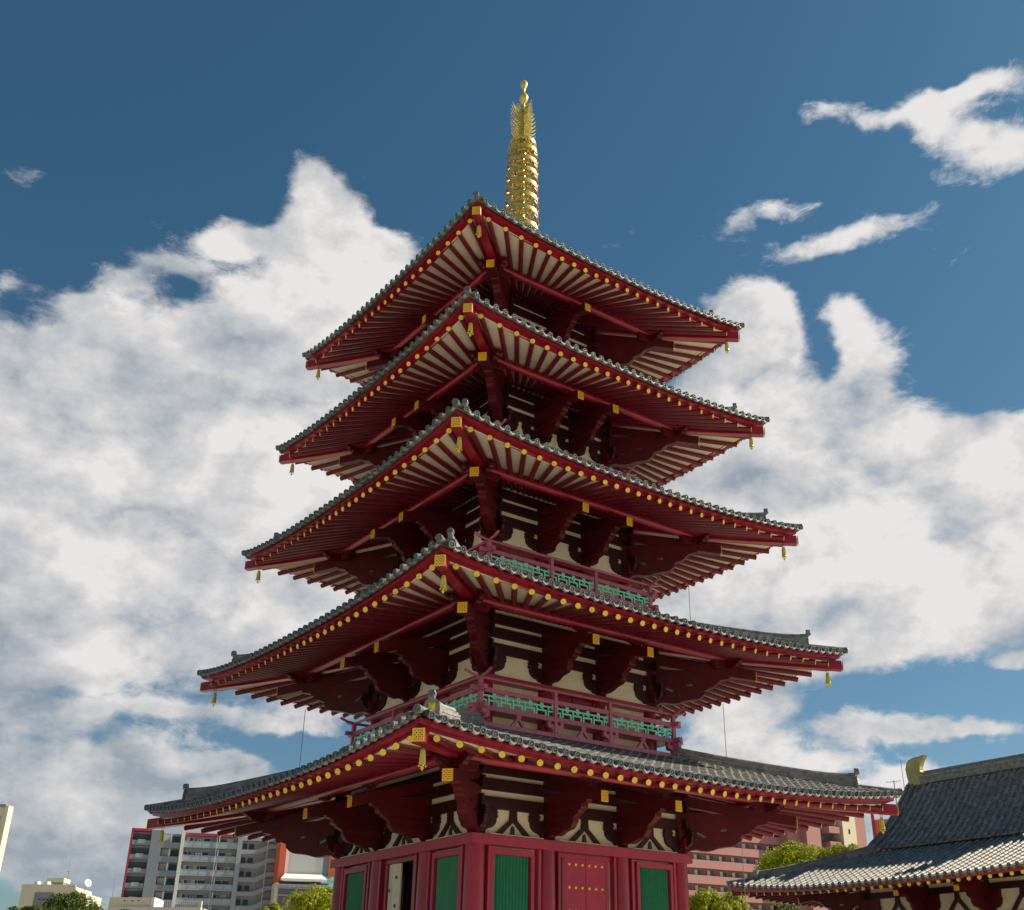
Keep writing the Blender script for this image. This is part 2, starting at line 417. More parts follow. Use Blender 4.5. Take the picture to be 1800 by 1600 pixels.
def zroof(d, s, a):
    at = d['e']+.13
    run = at-a
    if d is ST[4]: base = .36*run + .034*run*run
    else: base = d['sl']*run - .012*run + .006*run*run*.5
    return d['Z'] + .225 + base + (d['L']+.17)*(abs(s)/at)**2.6
def ztile(d, s): return zroof(d, s, d['e']+.13) + .07

def rafter_positions(d):
    N = d['N']; A = d['e']-.15-.42
    ks = [(i-(N-1)/2) for i in range(N)]; K = ks[-1]
    # spacing widens towards the corners: s = c1 k + c3 k^3
    c1 = {32:.468, 29:.455, 26:.450, 23:.455, 21:.478}[N]
    c3 = (A - c1*K)/K**3
    return [c1*k + c3*k**3 for k in ks]

def rafter_mesh(d, k, s, mb, cap):
    ao = d['e']-.13; R = ROT(k); mb.X = R; cap.X = R
    ai = d['b']+.15
    r = .084
    zo = zdisc(d, s)
    f = d['p']/ao
    P0 = Vector((s, -ao, zo)); P1 = Vector((s*f, -d['p'], zsoff(d, s*f, d['p'])-.088)); f2 = ai/ao
    P2 = Vector((s*f2, -ai, zsoff(d, s*f2, ai)-.088))
    mb.tube([P0, P1, P2], r, 10)
    ax = (P0-P1).normalized()
    cap.lathe([(0, .022), (.022, .022), (.030, .014), (.052, .014), (.060, .020), (.076, .020), (.081, .014), (.081, 0)], P0, 16, ax)

count = 0
rest = {}
for i, d in enumerate(ST):
    for k in range(4):
        for s in rafter_positions(d):
            if (i == 0 or (i == 1 and k == 0)) and k in (0, 3):
                mb = MB(); cp = MB(); rafter_mesh(d, k, s, mb, cp)
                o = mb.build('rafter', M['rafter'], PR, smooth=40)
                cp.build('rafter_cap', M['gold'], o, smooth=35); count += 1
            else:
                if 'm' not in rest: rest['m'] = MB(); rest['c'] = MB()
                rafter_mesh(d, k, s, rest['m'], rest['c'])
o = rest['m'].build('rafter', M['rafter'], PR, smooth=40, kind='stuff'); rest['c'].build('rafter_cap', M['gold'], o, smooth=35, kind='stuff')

def soffit(d):
    mb = MB(); ai = d['b']-.1; ao = d['e']-.10
    ao = d['e']-.25; n = 36; am = [ao, (ao+d['p'])/2, d['p'], ai]
    for k in range(4):
        mb.X = ROT(k)
        for j in range(n):
            for q in range(len(am)-1):
                pts = []
                for (fr, a) in ((j/n, am[q]), ((j+1)/n, am[q]), ((j+1)/n, am[q+1]), (j/n, am[q+1])):
                    s = (fr*2-1)*a; pts.append((s, -a, zsoff(d, s, a)))
                top = [(x, y, z+.05) for x, y, z in pts]
                mb.hexa(pts+top)
    return mb.build('soffit_board', M['soffit'], PR)

def fascia(d):
    mb = MB(); n = 40; a = d['e']-.01
    for k in range(4):
        mb.X = ROT(k)
        for (a0, a1, lo, hi) in ((a-.33, a-.23, .2, .72), (a-.30, a-.03, .58, 1.12)):
            prev = None
            for j in range(n+1):
                s = (j/n*2-1)
                zb = d['Z'] + .055 + (d['L']+.03)*abs(s)**2.6; zt = d['Z'] + .185 + (d['L']+.15)*abs(s)**2.6
                z0 = zb + (zt-zb)*lo; z1 = zb + (zt-zb)*hi
                c = [(s*a0, -a0, z0), (s*a1, -a1, z0), (s*a1, -a1, z1), (s*a0, -a0, z1)]
                if prev:
                    p = prev; mb.add(p+c, [(0,1,5,4),(1,2,6,5),(2,3,7,6),(3,0,4,7)])
                prev = c
    return mb.build('eaves_fascia', M['red'], PR)

def tile_roof(d, parent, top):
    at = d['e']+.13; base = MB(); ends = MB(); pans = MB()
    n = int(round(2*at/TILE)); pitch = 2*at/n
    vis = (0, 1, 2, 3)
    sheet = MB()
    for k in vis:
        R = ROT(k); base.X = R; ends.X = R; sheet.X = R; pans.X = R
        for j in range(n+1):
            s = -at + j*pitch
            if abs(abs(s)-at) < .05: continue
            a_in = max(abs(s), top)
            L = at-a_in; m = max(1, int(L/.34))
            if L < .1: continue
            for q in range(m):
                aa = at-L*q/m; ab = at-L*(q+1)/m
                ra, rb = .084, .074
                vs = []; seg = 6
                for (a, r, dz) in ((aa, ra, .012), (ab, rb, 0)):
                    for t in range(seg+1):
                        an = pi*t/seg; vs.append((s-r*cos(an), -a, zroof(d, s, a)+.045+dz+r*sin(an)))
                fs = [(t, t+1, seg+2+t, seg+1+t) for t in range(seg)]
                fs.append(tuple(range(seg+1)))
                base.add(vs, fs)
                # stepped pan tile between this row and the next
                if j < n:
                    s2 = s+pitch
                    za, zb_ = zroof(d, s, aa), zroof(d, s, ab); zc, zd_ = zroof(d, s2, aa), zroof(d, s2, ab)
                    sm = s+pitch/2
                    lim = max(abs(s2), top) if s2 > 0 else a_in
                    if ab >= lim-.4:
                        zm1, zm2 = zroof(d, sm, aa), zroof(d, sm, ab)
                        base.add([(s,-aa,za+.055),(sm,-aa,zm1+.010),(s2,-aa,zc+.055),(s,-ab,zb_+.035),(sm,-ab,zm2-.010),(s2,-ab,zd_+.035),
                                  (s,-aa,za+.005),(sm,-aa,zm1-.03),(s2,-aa,zc+.005)],
                                 [(0,1,4,3),(1,2,5,4),(0,6,7,1),(1,7,8,2)])
            # round tile end
            zc = zroof(d, s, at)+.06
            ends.lathe([(0,.034),(.022,.030),(.030,.006),(.060,.004),(.066,.040),(.086,.040),(.094,.030),(.094,-.05)], (s, -at-.01, zc), 14, (0,-1,-.12))
            # curved pan tile end
            if j < n:
                s2 = s+pitch; g = 5; vs = []
                for t in range(g+1):
                    u = t/g; ss = s+.085+(pitch-.17)*u; z0 = zroof(d, ss, at)+.035-.055*sin(pi*u)
                    vs += [(ss, -at-.035, z0), (ss, -at-.035, z0-.055), (ss, -at+.05, z0), (ss, -at+.05, z0-.055)]
                fs = []
                for t in range(g):
                    o4 = t*4; fs += [(o4,o4+1,o4+5,o4+4),(o4+1,o4+3,o4+7,o4+5),(o4+2,o4,o4+4,o4+6)]
                pans.add(vs, fs)
        # closed shell under the tiles
        g = 24; rows = [at-.02, (at+top)/2, top]
        for j in range(g):
            for q in range(2):
                pts = []
                for (fr, a) in ((j/g, rows[q]), ((j+1)/g, rows[q]), ((j+1)/g, rows[q+1]), (j/g, rows[q+1])):
                    s = (fr*2-1)*a; pts.append((s, -a, zroof(d, s, a)-.025))
                sheet.add([*pts], [(0,1,2,3)])
    r = base.build('tiled_roof', M['tile'], parent, smooth=35)
    ends.build('tile_end', M['tile_end'], r, smooth=35, kind='stuff')
    pans.build('pan_tile_end', M['tile'], r, smooth=35, kind='stuff')
    sheet.build('roof_underlay', M['tile'], r)
    return r

def hip_ridges(d, i, roof):
    end = d['e']-(.84 if i == 0 else .77); at = d['e']+.13
    for k in range(4):
        X = ROT(k)
        mb = MB(); mb.X = X
        # main hip ridge: stacked flat tiles under one round row; runs along the (-a,-a) diagonal
        top = d['top']+.05 if i < 4 else .7
        n = 14; pts = []
        for j in range(n+1):
            a = end + (top-end)*j/n
            up = .10*max(0, 1-(end-a)/.9)**2
            pts.append((a, zroof(d, a, a), up))
        for (w0, h0, h1) in ((.17,.0,.12),(.145,.125,.19),(.16,.195,.25),(.13,.255,.31)):
            for (a0, z0, u0), (a1, z1, u1) in zip(pts[:-1], pts[1:]):
                q = w0/sqrt(2)
                def c(a, z, sgn, h): return (-a+sgn*q, -a-sgn*q, z+h)
                mb.hexa([c(a0,z0,-1,h0), c(a0,z0,1,h0), c(a1,z1,1,h0), c(a1,z1,-1,h0), c(a0,z0+u0,-1,h1), c(a0,z0+u0,1,h1), c(a1,z1+u1,1,h1), c(a1,z1+u1,-1,h1)])
        ext = [(-end-.09, -end-.09, zroof(d,end,end)+.57)] if i >= 0 else []
        mb.tube(ext+[(-a, -a, z+.36+u) for a, z, u in pts], .08, 10)
        # lower corner ridge down to the tip
        m = 6; low = [(end+(at-end)*j/m) for j in range(m+1)]
        mb.tube([(-a, -a, zroof(d,a,a)+.10) for a in low], .095, 10)
        o = mb.build('hip_ridge', M['tile'], roof, smooth=35)
    for k in range(4):
        mb = MB(); mb.X = ROT(k)
        z = zroof(d, at, at)+.10; q = at+.02
        ax = (-1,-1,-.1)
        mb.lathe([(0,.03),(.025,.03),(.035,.012),(.065,.010),(.072,.03),(.094,.03),(.102,.02),(.102,-.1)], (-q,-q,z), 16, ax)
        mb.build('ridge_end_cap', M['tile_end'], roof, smooth=35); mb = MB(); mb.X = ROT(k)
        z2 = zroof(d,end,end)
        mb.lathe([(0,.01),(.06,.008),(.066,.02),(.088,.02),(.094,.01),(.094,-.12)], (-end-.09,-end-.09, z2+.59), 16, (-1,-1,-.05))
        mb.build('ridge_end_cap', M['tile_end'], roof, smooth=35); mb = MB(); mb.X = ROT(k)
        # onigawara board
        q = Vector((1,-1,0)).normalized(); n = Vector((-1,-1,0)).normalized(); C = Vector((-end,-end,0))
        out = [(-.19,.0),(.19,.0),(.205,.22),(.18,.38),(.08,.47),(-.08,.47),(-.18,.38),(-.205,.22)]
        if i: out = [(u*.8, v*.85) for u, v in out]
        mb.prism([out], lambda u, v, w: tuple(C + q*u + n*(w+.03) + Vector((0,0,z2+v+.02))), .03)
        mb.build('ridge_end_tile', M['tile'] if i == 0 else M['tile_end'], roof, smooth=35)
        if i == 0:
            g = MB(); g.X = ROT(k)
            for (u, v, r, r2) in ((0,.27,.085,.05),(-.06,.33,.035,.03),(.06,.33,.035,.03),(0,.16,.07,.04),(-.05,.2,.045,.035),(.05,.2,.045,.035),(0,.08,.045,.03),(0,.21,.03,.07)):
                p = C + q*u + n*.065 + Vector((0,0,z2+v+.02))
                g.lathe([(0,r2),(r*.5,r2*.85),(r*.87,r2*.5),(r,0)], p, 10, (-1,-1,0))
            g.build('ridge_crest', M['gold'], roof, smooth=50)

def hip_rafter(d):
    for k in range(4):
        mb = MB(); mb.X = ROT(k)
        e, Z = d['e'], d['Z']; zc = Z+d['L']*.80
        a1 = d['p']; z1 = Z + .0 + RISE*(e-.15-a1)-.06
        w = .14/sqrt(2)*1.0
        def sec(a, z, h=.155): return [(-a-w,-a+w,z-h),(-a+w,-a-w,z-h),(-a+w,-a-w,z+h),(-a-w,-a+w,z+h)]
        secs = [sec(e-.02, zc+.01), sec((e+a1)/2, (zc+z1)/2+.0-.02), sec(a1, z1), sec(d['b']-.1, z1+RISE*(a1-d['b']))]
        vs = [p for q in secs for p in q]; fs = [(0,1,2,3),(12,15,14,13)]
        for i in range(3):
            for j in range(4): j2=(j+1)%4; fs.append((i*4+j,i*4+j2,i*4+4+j2,i*4+4+j))
        mb.add(vs, fs)
        o = mb.build('hip_rafter', M['red'], PR, bevel=.012)
        plate(o, k, Vector((-e, -e, zc+.01)), .137, .152, True)
def plate(parent, k, c, w, h, diag, name='gold_plate'):
    mb = MB(); mb.X = ROT(k)
    r = Vector((1,-1,0)).normalized() if diag else Vector((1,0,0)); n = Vector((-1,-1,0)).normalized() if diag else Vector((0,-1,0))
    u = Vector((0,0,1)); c = c + n*.016
    f = [c-r*w-u*h+n*.004, c+r*w-u*h+n*.004, c+r*w+u*h+n*.004, c-r*w+u*h+n*.004]
    b = [c-r*w-u*h-n*.012, c+r*w-u*h-n*.012, c+r*w+u*h-n*.012, c-r*w+u*h-n*.012]
    mb.add([tuple(p) for p in f+b], [(0,1,2,3),(4,7,6,5),(0,4,5,1),(1,5,6,2),(2,6,7,3),(3,7,4,0)],
           {0:[(0,0),(1,0),(1,1),(0,1)], 1:[(.01,.01)]*4, 2:[(.01,.01)]*4, 3:[(.01,.01)]*4, 4:[(.01,.01)]*4, 5:[(.01,.01)]*4})
    return mb.build(name, M['plate'], parent)

def arc(cx, cy, r, a0, a1, n=5):
    return [(cx+r*cos(radians(a0+(a1-a0)*i/n)), cy+r*sin(radians(a0+(a1-a0)*i/n))) for i in range(n+1)]
# outline of the cloud shaped bracket that reaches out under the eaves; u outwards from the wall, v from Z
CLOUD = [(.0,-.95),(.20,-.93),(.30,-.85)] + arc(.62,-.47,.42,-118,-70,4) + [(.84,-.83),(.92,-.80)] + arc(1.12,-.50,.27,-95,-25,5) + \
        [(1.40,-.58),(1.40,-.47),(1.47,-.43)] + arc(1.50,-.20,.20,-80,-20,4) + [(1.74,-.22),(1.80,-.14)] + [(2.00,-.10),(2.04,.02)]
CLOUD_TOP = [(2.04,.08),(1.7,.14),(1.2,.20),(0,.34)]
HOLES = [[(.95,-.27),(.99,-.31),(1.08,-.31),(1.12,-.27),(1.08,-.235),(.99,-.235)], [(.42,-.36),(.60,-.50),(.64,-.45),(.46,-.31)], [(.30,-.50),(.42,-.58),(.44,-.54),(.31,-.45)]]
def brackets(d):
    b, Z = d['b'], d['Z']; reach = d['g']-b
    cs = [-d['c'], d['c']] if d['c'] else [0.0]
    sc = reach/2.65
    outer = [(u*sc, v) for u, v in CLOUD+CLOUD_TOP]; holes = [[(u*sc, v) for u, v in h] for h in HOLES]
    arms = [(k, 'f', c) for k in range(4) for c in cs] + [(k, 'd', 0) for k in range(4)]
    for k, typ, c in arms:
        mb = MB(); mb.X = ROT(k)
        if typ == 'f':
            P = lambda u, v, w, c=c: (c+w, -b-u, Z+v); th = .10
        else:
            q = Vector((1,-1,0)).normalized()
            P = lambda u, v, w: (-b-u+q.x*w, -b-u+q.y*w, Z+v); th = .13
        mb.prism([outer]+(holes if typ == 'd' else []), P, th)
        if typ == 'f':      # the arm is three stacked timbers
            for (u1, v0, v1) in ((.84,-.80,-.63),(1.36,-.57,-.37),(1.80,-.31,-.12)):
                mb.prism([[(.05,v0),(u1*sc-.12,v0),(u1*sc-.03,v0+.04),(u1*sc,v0+.09),(u1*sc,v1),(.05,v1)]], P, th+.028)
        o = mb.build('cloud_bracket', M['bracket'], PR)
        # tail rafter carrying the gold plate
        t = MB(); t.X = ROT(k)
        zi = Z+.03+.25*(reach); hh = .155; hw = .125 if typ == 'f' else .14
        if typ == 'f':
            t.beam((c, -b+.2, zi+.05), (c, -d['g'], Z+.03-.07), hw*2, hh*2)
        else:
            t.beam((-b+.2, -b+.2, zi+.05), (-d['g'], -d['g'], Z+.03-.07), hw*2, hh*2)
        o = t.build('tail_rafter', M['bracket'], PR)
        plate(o, k, Vector((c, -d['g']-.02, Z-.05)) if typ == 'f' else Vector((-d['g']-.02, -d['g']-.02, Z-.05)), hw-.002, hh-.002, typ == 'd')
        # bearing block and short arm under the purlin
        s = MB(); s.X = ROT(k); p = d['p']; zp = Z + RISE*(d['e']-.15-p) - .07
        zt = Z+.03+.25*(d['g']-p)
        if typ == 'f':
            s.box(c-.12, c+.12, -p-.13, -p+.13, zt+.02, zt+.16)
            arm = [(-.42,zp-.12),(-.42,zp-.17),(-.36,zp-.19),(-.33,zp-.23),(-.24,zp-.25),(-.14,zp-.29),(.14,zp-.29),(.24,zp-.25),(.33,zp-.23),(.36,zp-.19),(.42,zp-.17),(.42,zp-.12)]
            s.prism([arm], lambda u, v, w, c=c: (c+u, -p+w, v), .085)
        else:
            s.box(-p-.17, -p+.17, -p-.17, -p+.17, zt+.05, zp-.1)
            arm = [(-.72,zp-.13),(-.72,zp-.21),(-.64,zp-.23),(-.6,zp-.29),(-.50,zp-.31),(-.46,zp-.37),(-.2,zp-.42),(.6,zp-.42),(.66,zp-.3),(.75,zp-.13)]
            s.prism([arm], lambda u, v, w: (-p+u, -p+w, v), .09)
            s.prism([arm], lambda u, v, w: (-p+w, -p+u, v), .0905)
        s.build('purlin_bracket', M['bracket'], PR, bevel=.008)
    mb = MB(); p = d['p']; zp = Z + RISE*(d['e']-.15-p) - .13
    for k in range(4):
        mb.X = ROT(k); mb.tube([(-p-.5, -p, zp+.05), (-p+1, -p, zp), (p-1, -p, zp), (p+.5, -p, zp+.05)], .14, 14)
    mb.build('eaves_purlin', M['red'], PR, smooth=40)

def wall_upper(d, i):
    b, Z = d['b'], d['Z']
    cs = [-d['c'], d['c']] if d['c'] else [0.0]
    w = MB()
    for k in range(4):
        w.X = ROT(k); w.box(-b, b, -b-.02, -b+.10, Z-1.0, Z+1.45)
    w.build('plaster_wall', M['cream'], PR)
    # horizontal beams, crossing at the corners
    for (z0, z1, ext) in ((Z-.25, Z+.08, .42), (Z+.25, Z+.58, .46), (Z+.70, Z+1.03, .46), (Z+1.17, Z+1.42, .3)):
        mb = MB()
        for k in range(4):
            mb.X = ROT(k); dz = .003*(k % 2)
            mb.box(-b-ext, b+ext, -b-.11, -b-.02+.0, z0+dz, z1+dz)
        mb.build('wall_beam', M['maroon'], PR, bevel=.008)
    # wall-plane cloud arms over every column
    half = [(0,-.95),(.24,-.95),(.24,-.86),(.30,-.82)] + arc(.30,-.44,.36,-85,-38,4) + [(.60,-.62),(.62,-.50)] + [(.66,-.48),(.66,-.42),(.63,-.40),(.66,-.36),(.66,-.33),(.63,-.31),(.64,-.25)]
    notch = [(.33,-.25),(.33,-.31),(.29,-.33),(.29,-.37),(.33,-.39),(.33,-.45),(.10,-.45),(.10,-.25)]
    for k in range(4):
        for c in [-b]+cs+[b]:
            mb = MB(); mb.X = ROT(k)
            right = half + notch; left = [(-u, v) for u, v in reversed(half+notch)]
            lp = right + left
            cl = [p for n_, p in enumerate(lp) if n_ == 0 or p != lp[n_-1]]
            if cl[0] == cl[-1]: cl = cl[:-1]
            mb.prism([cl], lambda u, v, ww, c=c: (c+u, -b-.075+ww, Z+v), .055)
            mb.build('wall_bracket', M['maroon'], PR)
    # square ends of the crossing arms beyond each corner
    for k in range(4):
        for sg in (-1, 1):
            mb = MB(); mb.X = ROT(k)
            mb.box(sg*(b+.20)-.20, sg*(b+.20)+.20, -b-.112, -b+.06, Z-.82, Z-.50)
            mb.build('corner_beam_end', M['rafter'], PR, bevel=.008)
    if i == 0:
        mb = MB()
        bays = [(-b, -d['c']), (-d['c'], d['c']), (d['c'], b)]
        for k in range(4):
            for x0, x1 in bays:
                m = (x0+x1)/2; mb = MB(); mb.X = ROT(k)
                for sg in (-1, 1):
                    mb.prism([[(0,-.25),(sg*.10,-.25),(sg*.13,-.52),(sg*.62,-.925),(sg*.40,-.925),(0,-.56)]], lambda u, v, ww, m=m: (m+u, -b-.07+ww, Z+v), .04)
                mb.box(m-.11, m+.11, -b-.12, -b-.025, Z-.50, Z-.253)
                mb.build('forked_strut', M['maroon'], PR, bevel=.006)
        mb = MB()
        for k in range(4):
            for x0, x1 in bays:
                m = (x0+x1)/2; mb = MB(); mb.X = ROT(k)
                mb.prism([[(-.07,-.90),(-.055,-.72),(0,-.66),(.055,-.72),(.07,-.90),(.03,-.93),(-.03,-.93)]], lambda u, v, ww, m=m: (m+u, -b-.045+ww, Z+v), .022)
                mb.build('vent_ornament', M['bronze'], PR)

def storey_walls(d, i):
    b, Z = d['b'], d['Z']; cs = [-d['c'], d['c']] if d['c'] else [0.0]
    zl = Z-1.25 if i == 0 else Z-1.18
    zt = Z-.95
    lint = MB()
    ex = .32 if i == 0 else .26
    for k in range(4):
        lint.X = ROT(k)
        lint.hexa([(-b-ex,-b-ex,zl),(b+ex,-b-ex,zl),(b-.3,-b+.3,zl),(-b+.3,-b+.3,zl),(-b-ex,-b-ex,zt-.02),(b+ex,-b-ex,zt-.02),(b-.3,-b+.3,zt-.02),(-b+.3,-b+.3,zt-.02)])
    lint.build('lintel_beam', M['red'] if i else M['lintel'], PR, bevel=.01)
    sill = MB()
    for k in range(4):
        sill.X = ROT(k)
        xs = [-b]+cs+[b]
        for x0, x1 in zip(xs[:-1], xs[1:]): sill.box(x0+.30, x1-.30, -b-ex+.03, -b-.03, zt-.02, zt+.005)
    sill.build('plaster_sill', M['cream'], PR)
    z0 = .9 if i == 0 else Z-2.65
    for k in range(4):
        for c in [-b]+cs:
            mb = MB(); mb.X = ROT(k)
            r = d['cr']
            mb.lathe([(r*.97, z0), (r*1.02, z0+(zl-z0)*.35), (r, z0+(zl-z0)*.7), (r*.93, zl)], (c, -b, 0), 24)
            mb.build('column', M['red'], PR, smooth=40)
    w = MB()
    for k in range(4):
        w.X = ROT(k); 
        if i == 0 and k == 3:
            w.box(-b, -.62, -b+.0, -b+.15, z0, zl); w.box(.62, b, -b+.0, -b+.15, z0, zl)
        else: w.box(-b, b, -b+.0, -b+.15, z0, zl)
    w.build('body_wall', M['cream'], PR)
    return z0, zl

M['lintel'] = mat('weathered_red_beam', (0.33, 0.014, 0.040), 0.42, vscale=1.5, bump=0.15, bscale=8, col2=(0.42, 0.035, 0.075), streak=0.3)
def ground_storey(d, z0, zl):
    b = d['b']; fy = -b-.16
    bays = [(-b, -d['c']), (-d['c'], d['c']), (d['c'], b)]
    for k in range(4):
        for bi, (x0, x1) in enumerate(bays):
            m = (x0+x1)/2
            if bi != 1:
                m = math.copysign(2.68, m)
                fr = MB(); fr.X = ROT(k)
                for x in (m-.745, m+.63): fr.box(x, x+.115, fy-.03, -b+.02, z0, zl-.06)
                fr.box(m-.745, m+.745, fy-.032, -b+.02, zl-.22, zl-.06)
                fr.box(m-.745, m+.745, fy-.03, -b+.02, z0+.5, z0+.7)
                inner = d['c']+.36; outer = b-.36
                for x in ((inner, outer) if m > 0 else (-inner, -outer)): fr.box(x-.05, x+.05, fy-.05, -b+.02, z0, zl-.002)
                o = fr.build('window_frame', M['lintel'], PR, bevel=.008)
                sl = MB(); sl.X = ROT(k)
                n = 11; w = 1.26
                sl.box(m-.63, m+.63, -b-.04, -b+.01, z0+.7, zl-.22)
                for q in range(n):
                    x = m-.63+w*(q+.5)/n; sl.add([(x-.045,-b-.04,z0+.7),(x,-b-.105,z0+.7),(x+.045,-b-.04,z0+.7),(x-.045,-b-.04,zl-.222),(x,-b-.105,zl-.222),(x+.045,-b-.04,zl-.222)],[(0,1,4,3),(1,2,5,4),(0,2,1),(3,4,5)])
                sl.build('window_slats', M['green'], o)
            else:
                fr = MB(); fr.X = ROT(k)
                for x in (-1.10, 1.0): fr.box(x, x+.10, fy-.05, -b+.02, z0, zl-.002)
                fr.box(-1.0, 1.0, fy+.06, -b+.02, zl-.14, zl-.003)
                for x in (-.88, .76): fr.box(x, x+.12, fy+.05, -b+.02, z0, zl-.14)
                o = fr.build('door_frame', M['red'], PR, bevel=.008)
                if k == 3:   # open doorway on the left side
                    dk = MB(); dk.X = ROT(k); dk.box(-1.6, 1.6, -b+2.2, -b+2.3, z0, zl+.2); dk.build('doorway_interior', M['dark'], PR)
                    for q_, (xa, ya, xb, yb) in enumerate(((-.72,-b-.05,-.38,-b-.14),(-.36,-b-.14,-.02,-b-.06))):
                        lf = MB(); lf.X = ROT(k); dz = zl-.16
                        lf.hexa([(xa,ya,z0),(xb,yb,z0),(xb,yb+.05,z0),(xa,ya+.05,z0),(xa,ya,dz),(xb,yb,dz),(xb,yb+.05,dz),(xa,ya+.05,dz)])
                        l = lf.build('door_leaf', M['cream'], PR, label='cream folding door leaf with dark ring fittings')
                        for zz in ((zl-.55, zl-1.35, zl-2.1) if q_ else (zl-.9, zl-1.7)):
                            st = MB(); st.X = ROT(k); st.lathe([(.018,.012),(.04,.02),(.05,0)], ((xa+xb)/2, (ya+yb)/2-.004, zz), 12, (0,-1,0)); st.build('door_fitting', M['bronze'], l, smooth=40)
                else:
                    for sg in (-1, 1):
                        lf = MB(); lf.X = ROT(k)
                        lf.box(min(sg*.006, sg*.76), max(sg*.006, sg*.76), -b-.10, -b-.03, z0, zl-.14)
                        l = lf.build('door_leaf', M['door_red'], PR, bevel=.006)
                        if k == 0:
                            for zz in (zl-.30, zl-.93, zl-1.56, zl-2.19):
                                for q in range(3):
                                    st = MB(); st.X = ROT(k)
                                    st.lathe([(0,.045),(.022,.038),(.040,.018),(.048,0),(.048,-.01)], (sg*(.13+.245*q), -b-.10, zz), 12, (0,-1,0))
                                    st.build('door_stud', M['gold'], l, smooth=50)
    # stone podium
    pod = MB()
    pod.box(-5.6, 5.6, -5.6, 5.6, -.02, .72); pod.box(-5.75, 5.75, -5.75, 5.75, .72, .9)
    pod.build('stone_podium', M['stone'], PR, bevel=.02)

def balcony(d, i):
    R, Z, b = d['R'], d['Z'], d['b']
    cs = [-d['c'], d['c']] if d['c'] else [0.0]
    root = MB()
    def ring(mb, a, w, z0, z1, ext):
        for k in range(4):
            mb.X = ROT(k); dz = .004*(k % 2)
            mb.box(-a-ext, a+ext, -a-w, -a+w, z0+dz, z1+dz)
    ring(root, R, .07, Z-2.66, Z-2.53, .22)
    ring(root, R, .075, Z-2.185, Z-2.035, .36)
    # floor
    root.X = Matrix.Identity(4)
    for k in range(4):
        root.X = ROT(k); root.hexa([(-R,-R,Z-2.17),(R,-R,Z-2.17),(b,-b,Z-2.17),(-b,-b,Z-2.17),(-R,-R,Z-2.10),(R,-R,Z-2.10),(b,-b,Z-2.10),(-b,-b,Z-2.10)])
    bal = root.build('balcony', M['rail'], PR, bevel=.008)
    t = MB(); ring(t, R, .06, Z-1.645, Z-1.51, .32); t.build('rail', M['rail'], bal, bevel=.006)
    t = MB()
    for k in range(4):
        t.X = ROT(k); zz = Z-1.22+.004*(k%2)
        t.tube([(-R-.55,-R,zz+.13),(-R-.3,-R,zz+.04),(-R,-R,zz),(R,-R,zz),(R+.3,-R,zz+.04),(R+.55,-R,zz+.13)], .045, 8)
    t.build('handrail', M['rail'], bal, smooth=40)
    for k in range(4):
        for x in [-R]+cs:
            t = MB(); t.X = ROT(k); w = .055
            t.box(x-w, x+w, -R-w-.03, -R+w, Z-2.53, Z-1.27); t.box(x-.075, x+.075, -R-.08, -R+.08, Z-1.30, Z-1.255)
            t.build('rail_post', M['rail'], bal, bevel=.005)
    # support blocks and forked struts between the two lower beams
    for k in range(4):
        for x in cs+[-R+.02, R-.02]:
            t = MB(); t.X = ROT(k)
            t.box(x-.10, x+.10, -R-.06, -R+.05, Z-2.529, Z-2.42)
            t.prism([[(-.11,-2.42),(.11,-2.42),(.24,-2.38),(.30,-2.33),(.31,-2.27),(-.31,-2.27),(-.30,-2.33),(-.24,-2.38)]], lambda u, v, w, x=x: (x+u, -R+w-.005, Z+v), .06)
            for q in (-.24, 0, .24): t.box(x+q-.06, x+q+.06, -R-.07, -R+.06, Z-2.269, Z-2.187)
            t.build('balcony_bracket', M['rail'], bal)
        xs = [-R]+cs+[R]
        for x0, x1 in zip(xs[:-1], xs[1:]):
            m = (x0+x1)/2; t = MB(); t.X = ROT(k)
            for sg in (-1, 1):
                t.prism([[(0,-2.27),(sg*.06,-2.27),(sg*.27,-2.529),(sg*.17,-2.529),(0,-2.34)]], lambda u, v, w, m=m: (m+u, -R+w, Z+v), .045)
            t.box(m-.09, m+.09, -R-.06, -R+.05, Z-2.27, Z-2.187)
            t.build('balcony_strut', M['rail'], bal)
    if i <= 2:
        for k in range(4):
            xs = [-R]+cs+[R]
            for x0, x1 in zip(xs[:-1], xs[1:]):
                t = MB(); t.X = ROT(k)
                lo, hi = Z-2.035, Z-1.645; H = hi-lo; L = x1-x0-.12; n = max(3, round(L/.46)); w = L/n; xx = x0+.10; th = .024
                y0, y1 = -R-.012, -R+.012
                def bar(xa, xb, za, zb): 
                    xa = max(xa, x0+.06); xb = min(xb, x1-.06)
                    if xb > xa: t.box(xa, xb, y0, y1, za, zb)
                for q in range(-1, n+1):
                    X0 = xx+q*w
                    bar(X0-th, X0+th, lo+.50*H, hi)
                    bar(X0+th, X0+.85*w-th, lo+.74*H-th, lo+.74*H+th)
                    bar(X0+.85*w-th, X0+.85*w+th, lo+.56*H, hi)
                    bar(X0+.50*w-th, X0+.50*w+th, lo, lo+.74*H-th)
                    bar(X0+.50*w+th, X0+1.27*w-th, lo+.40*H-th, lo+.40*H+th)
                    bar(X0+1.27*w-th, X0+1.27*w+th, lo, lo+.40*H+th)
                t.build('lattice_panel', M['lattice'], bal)

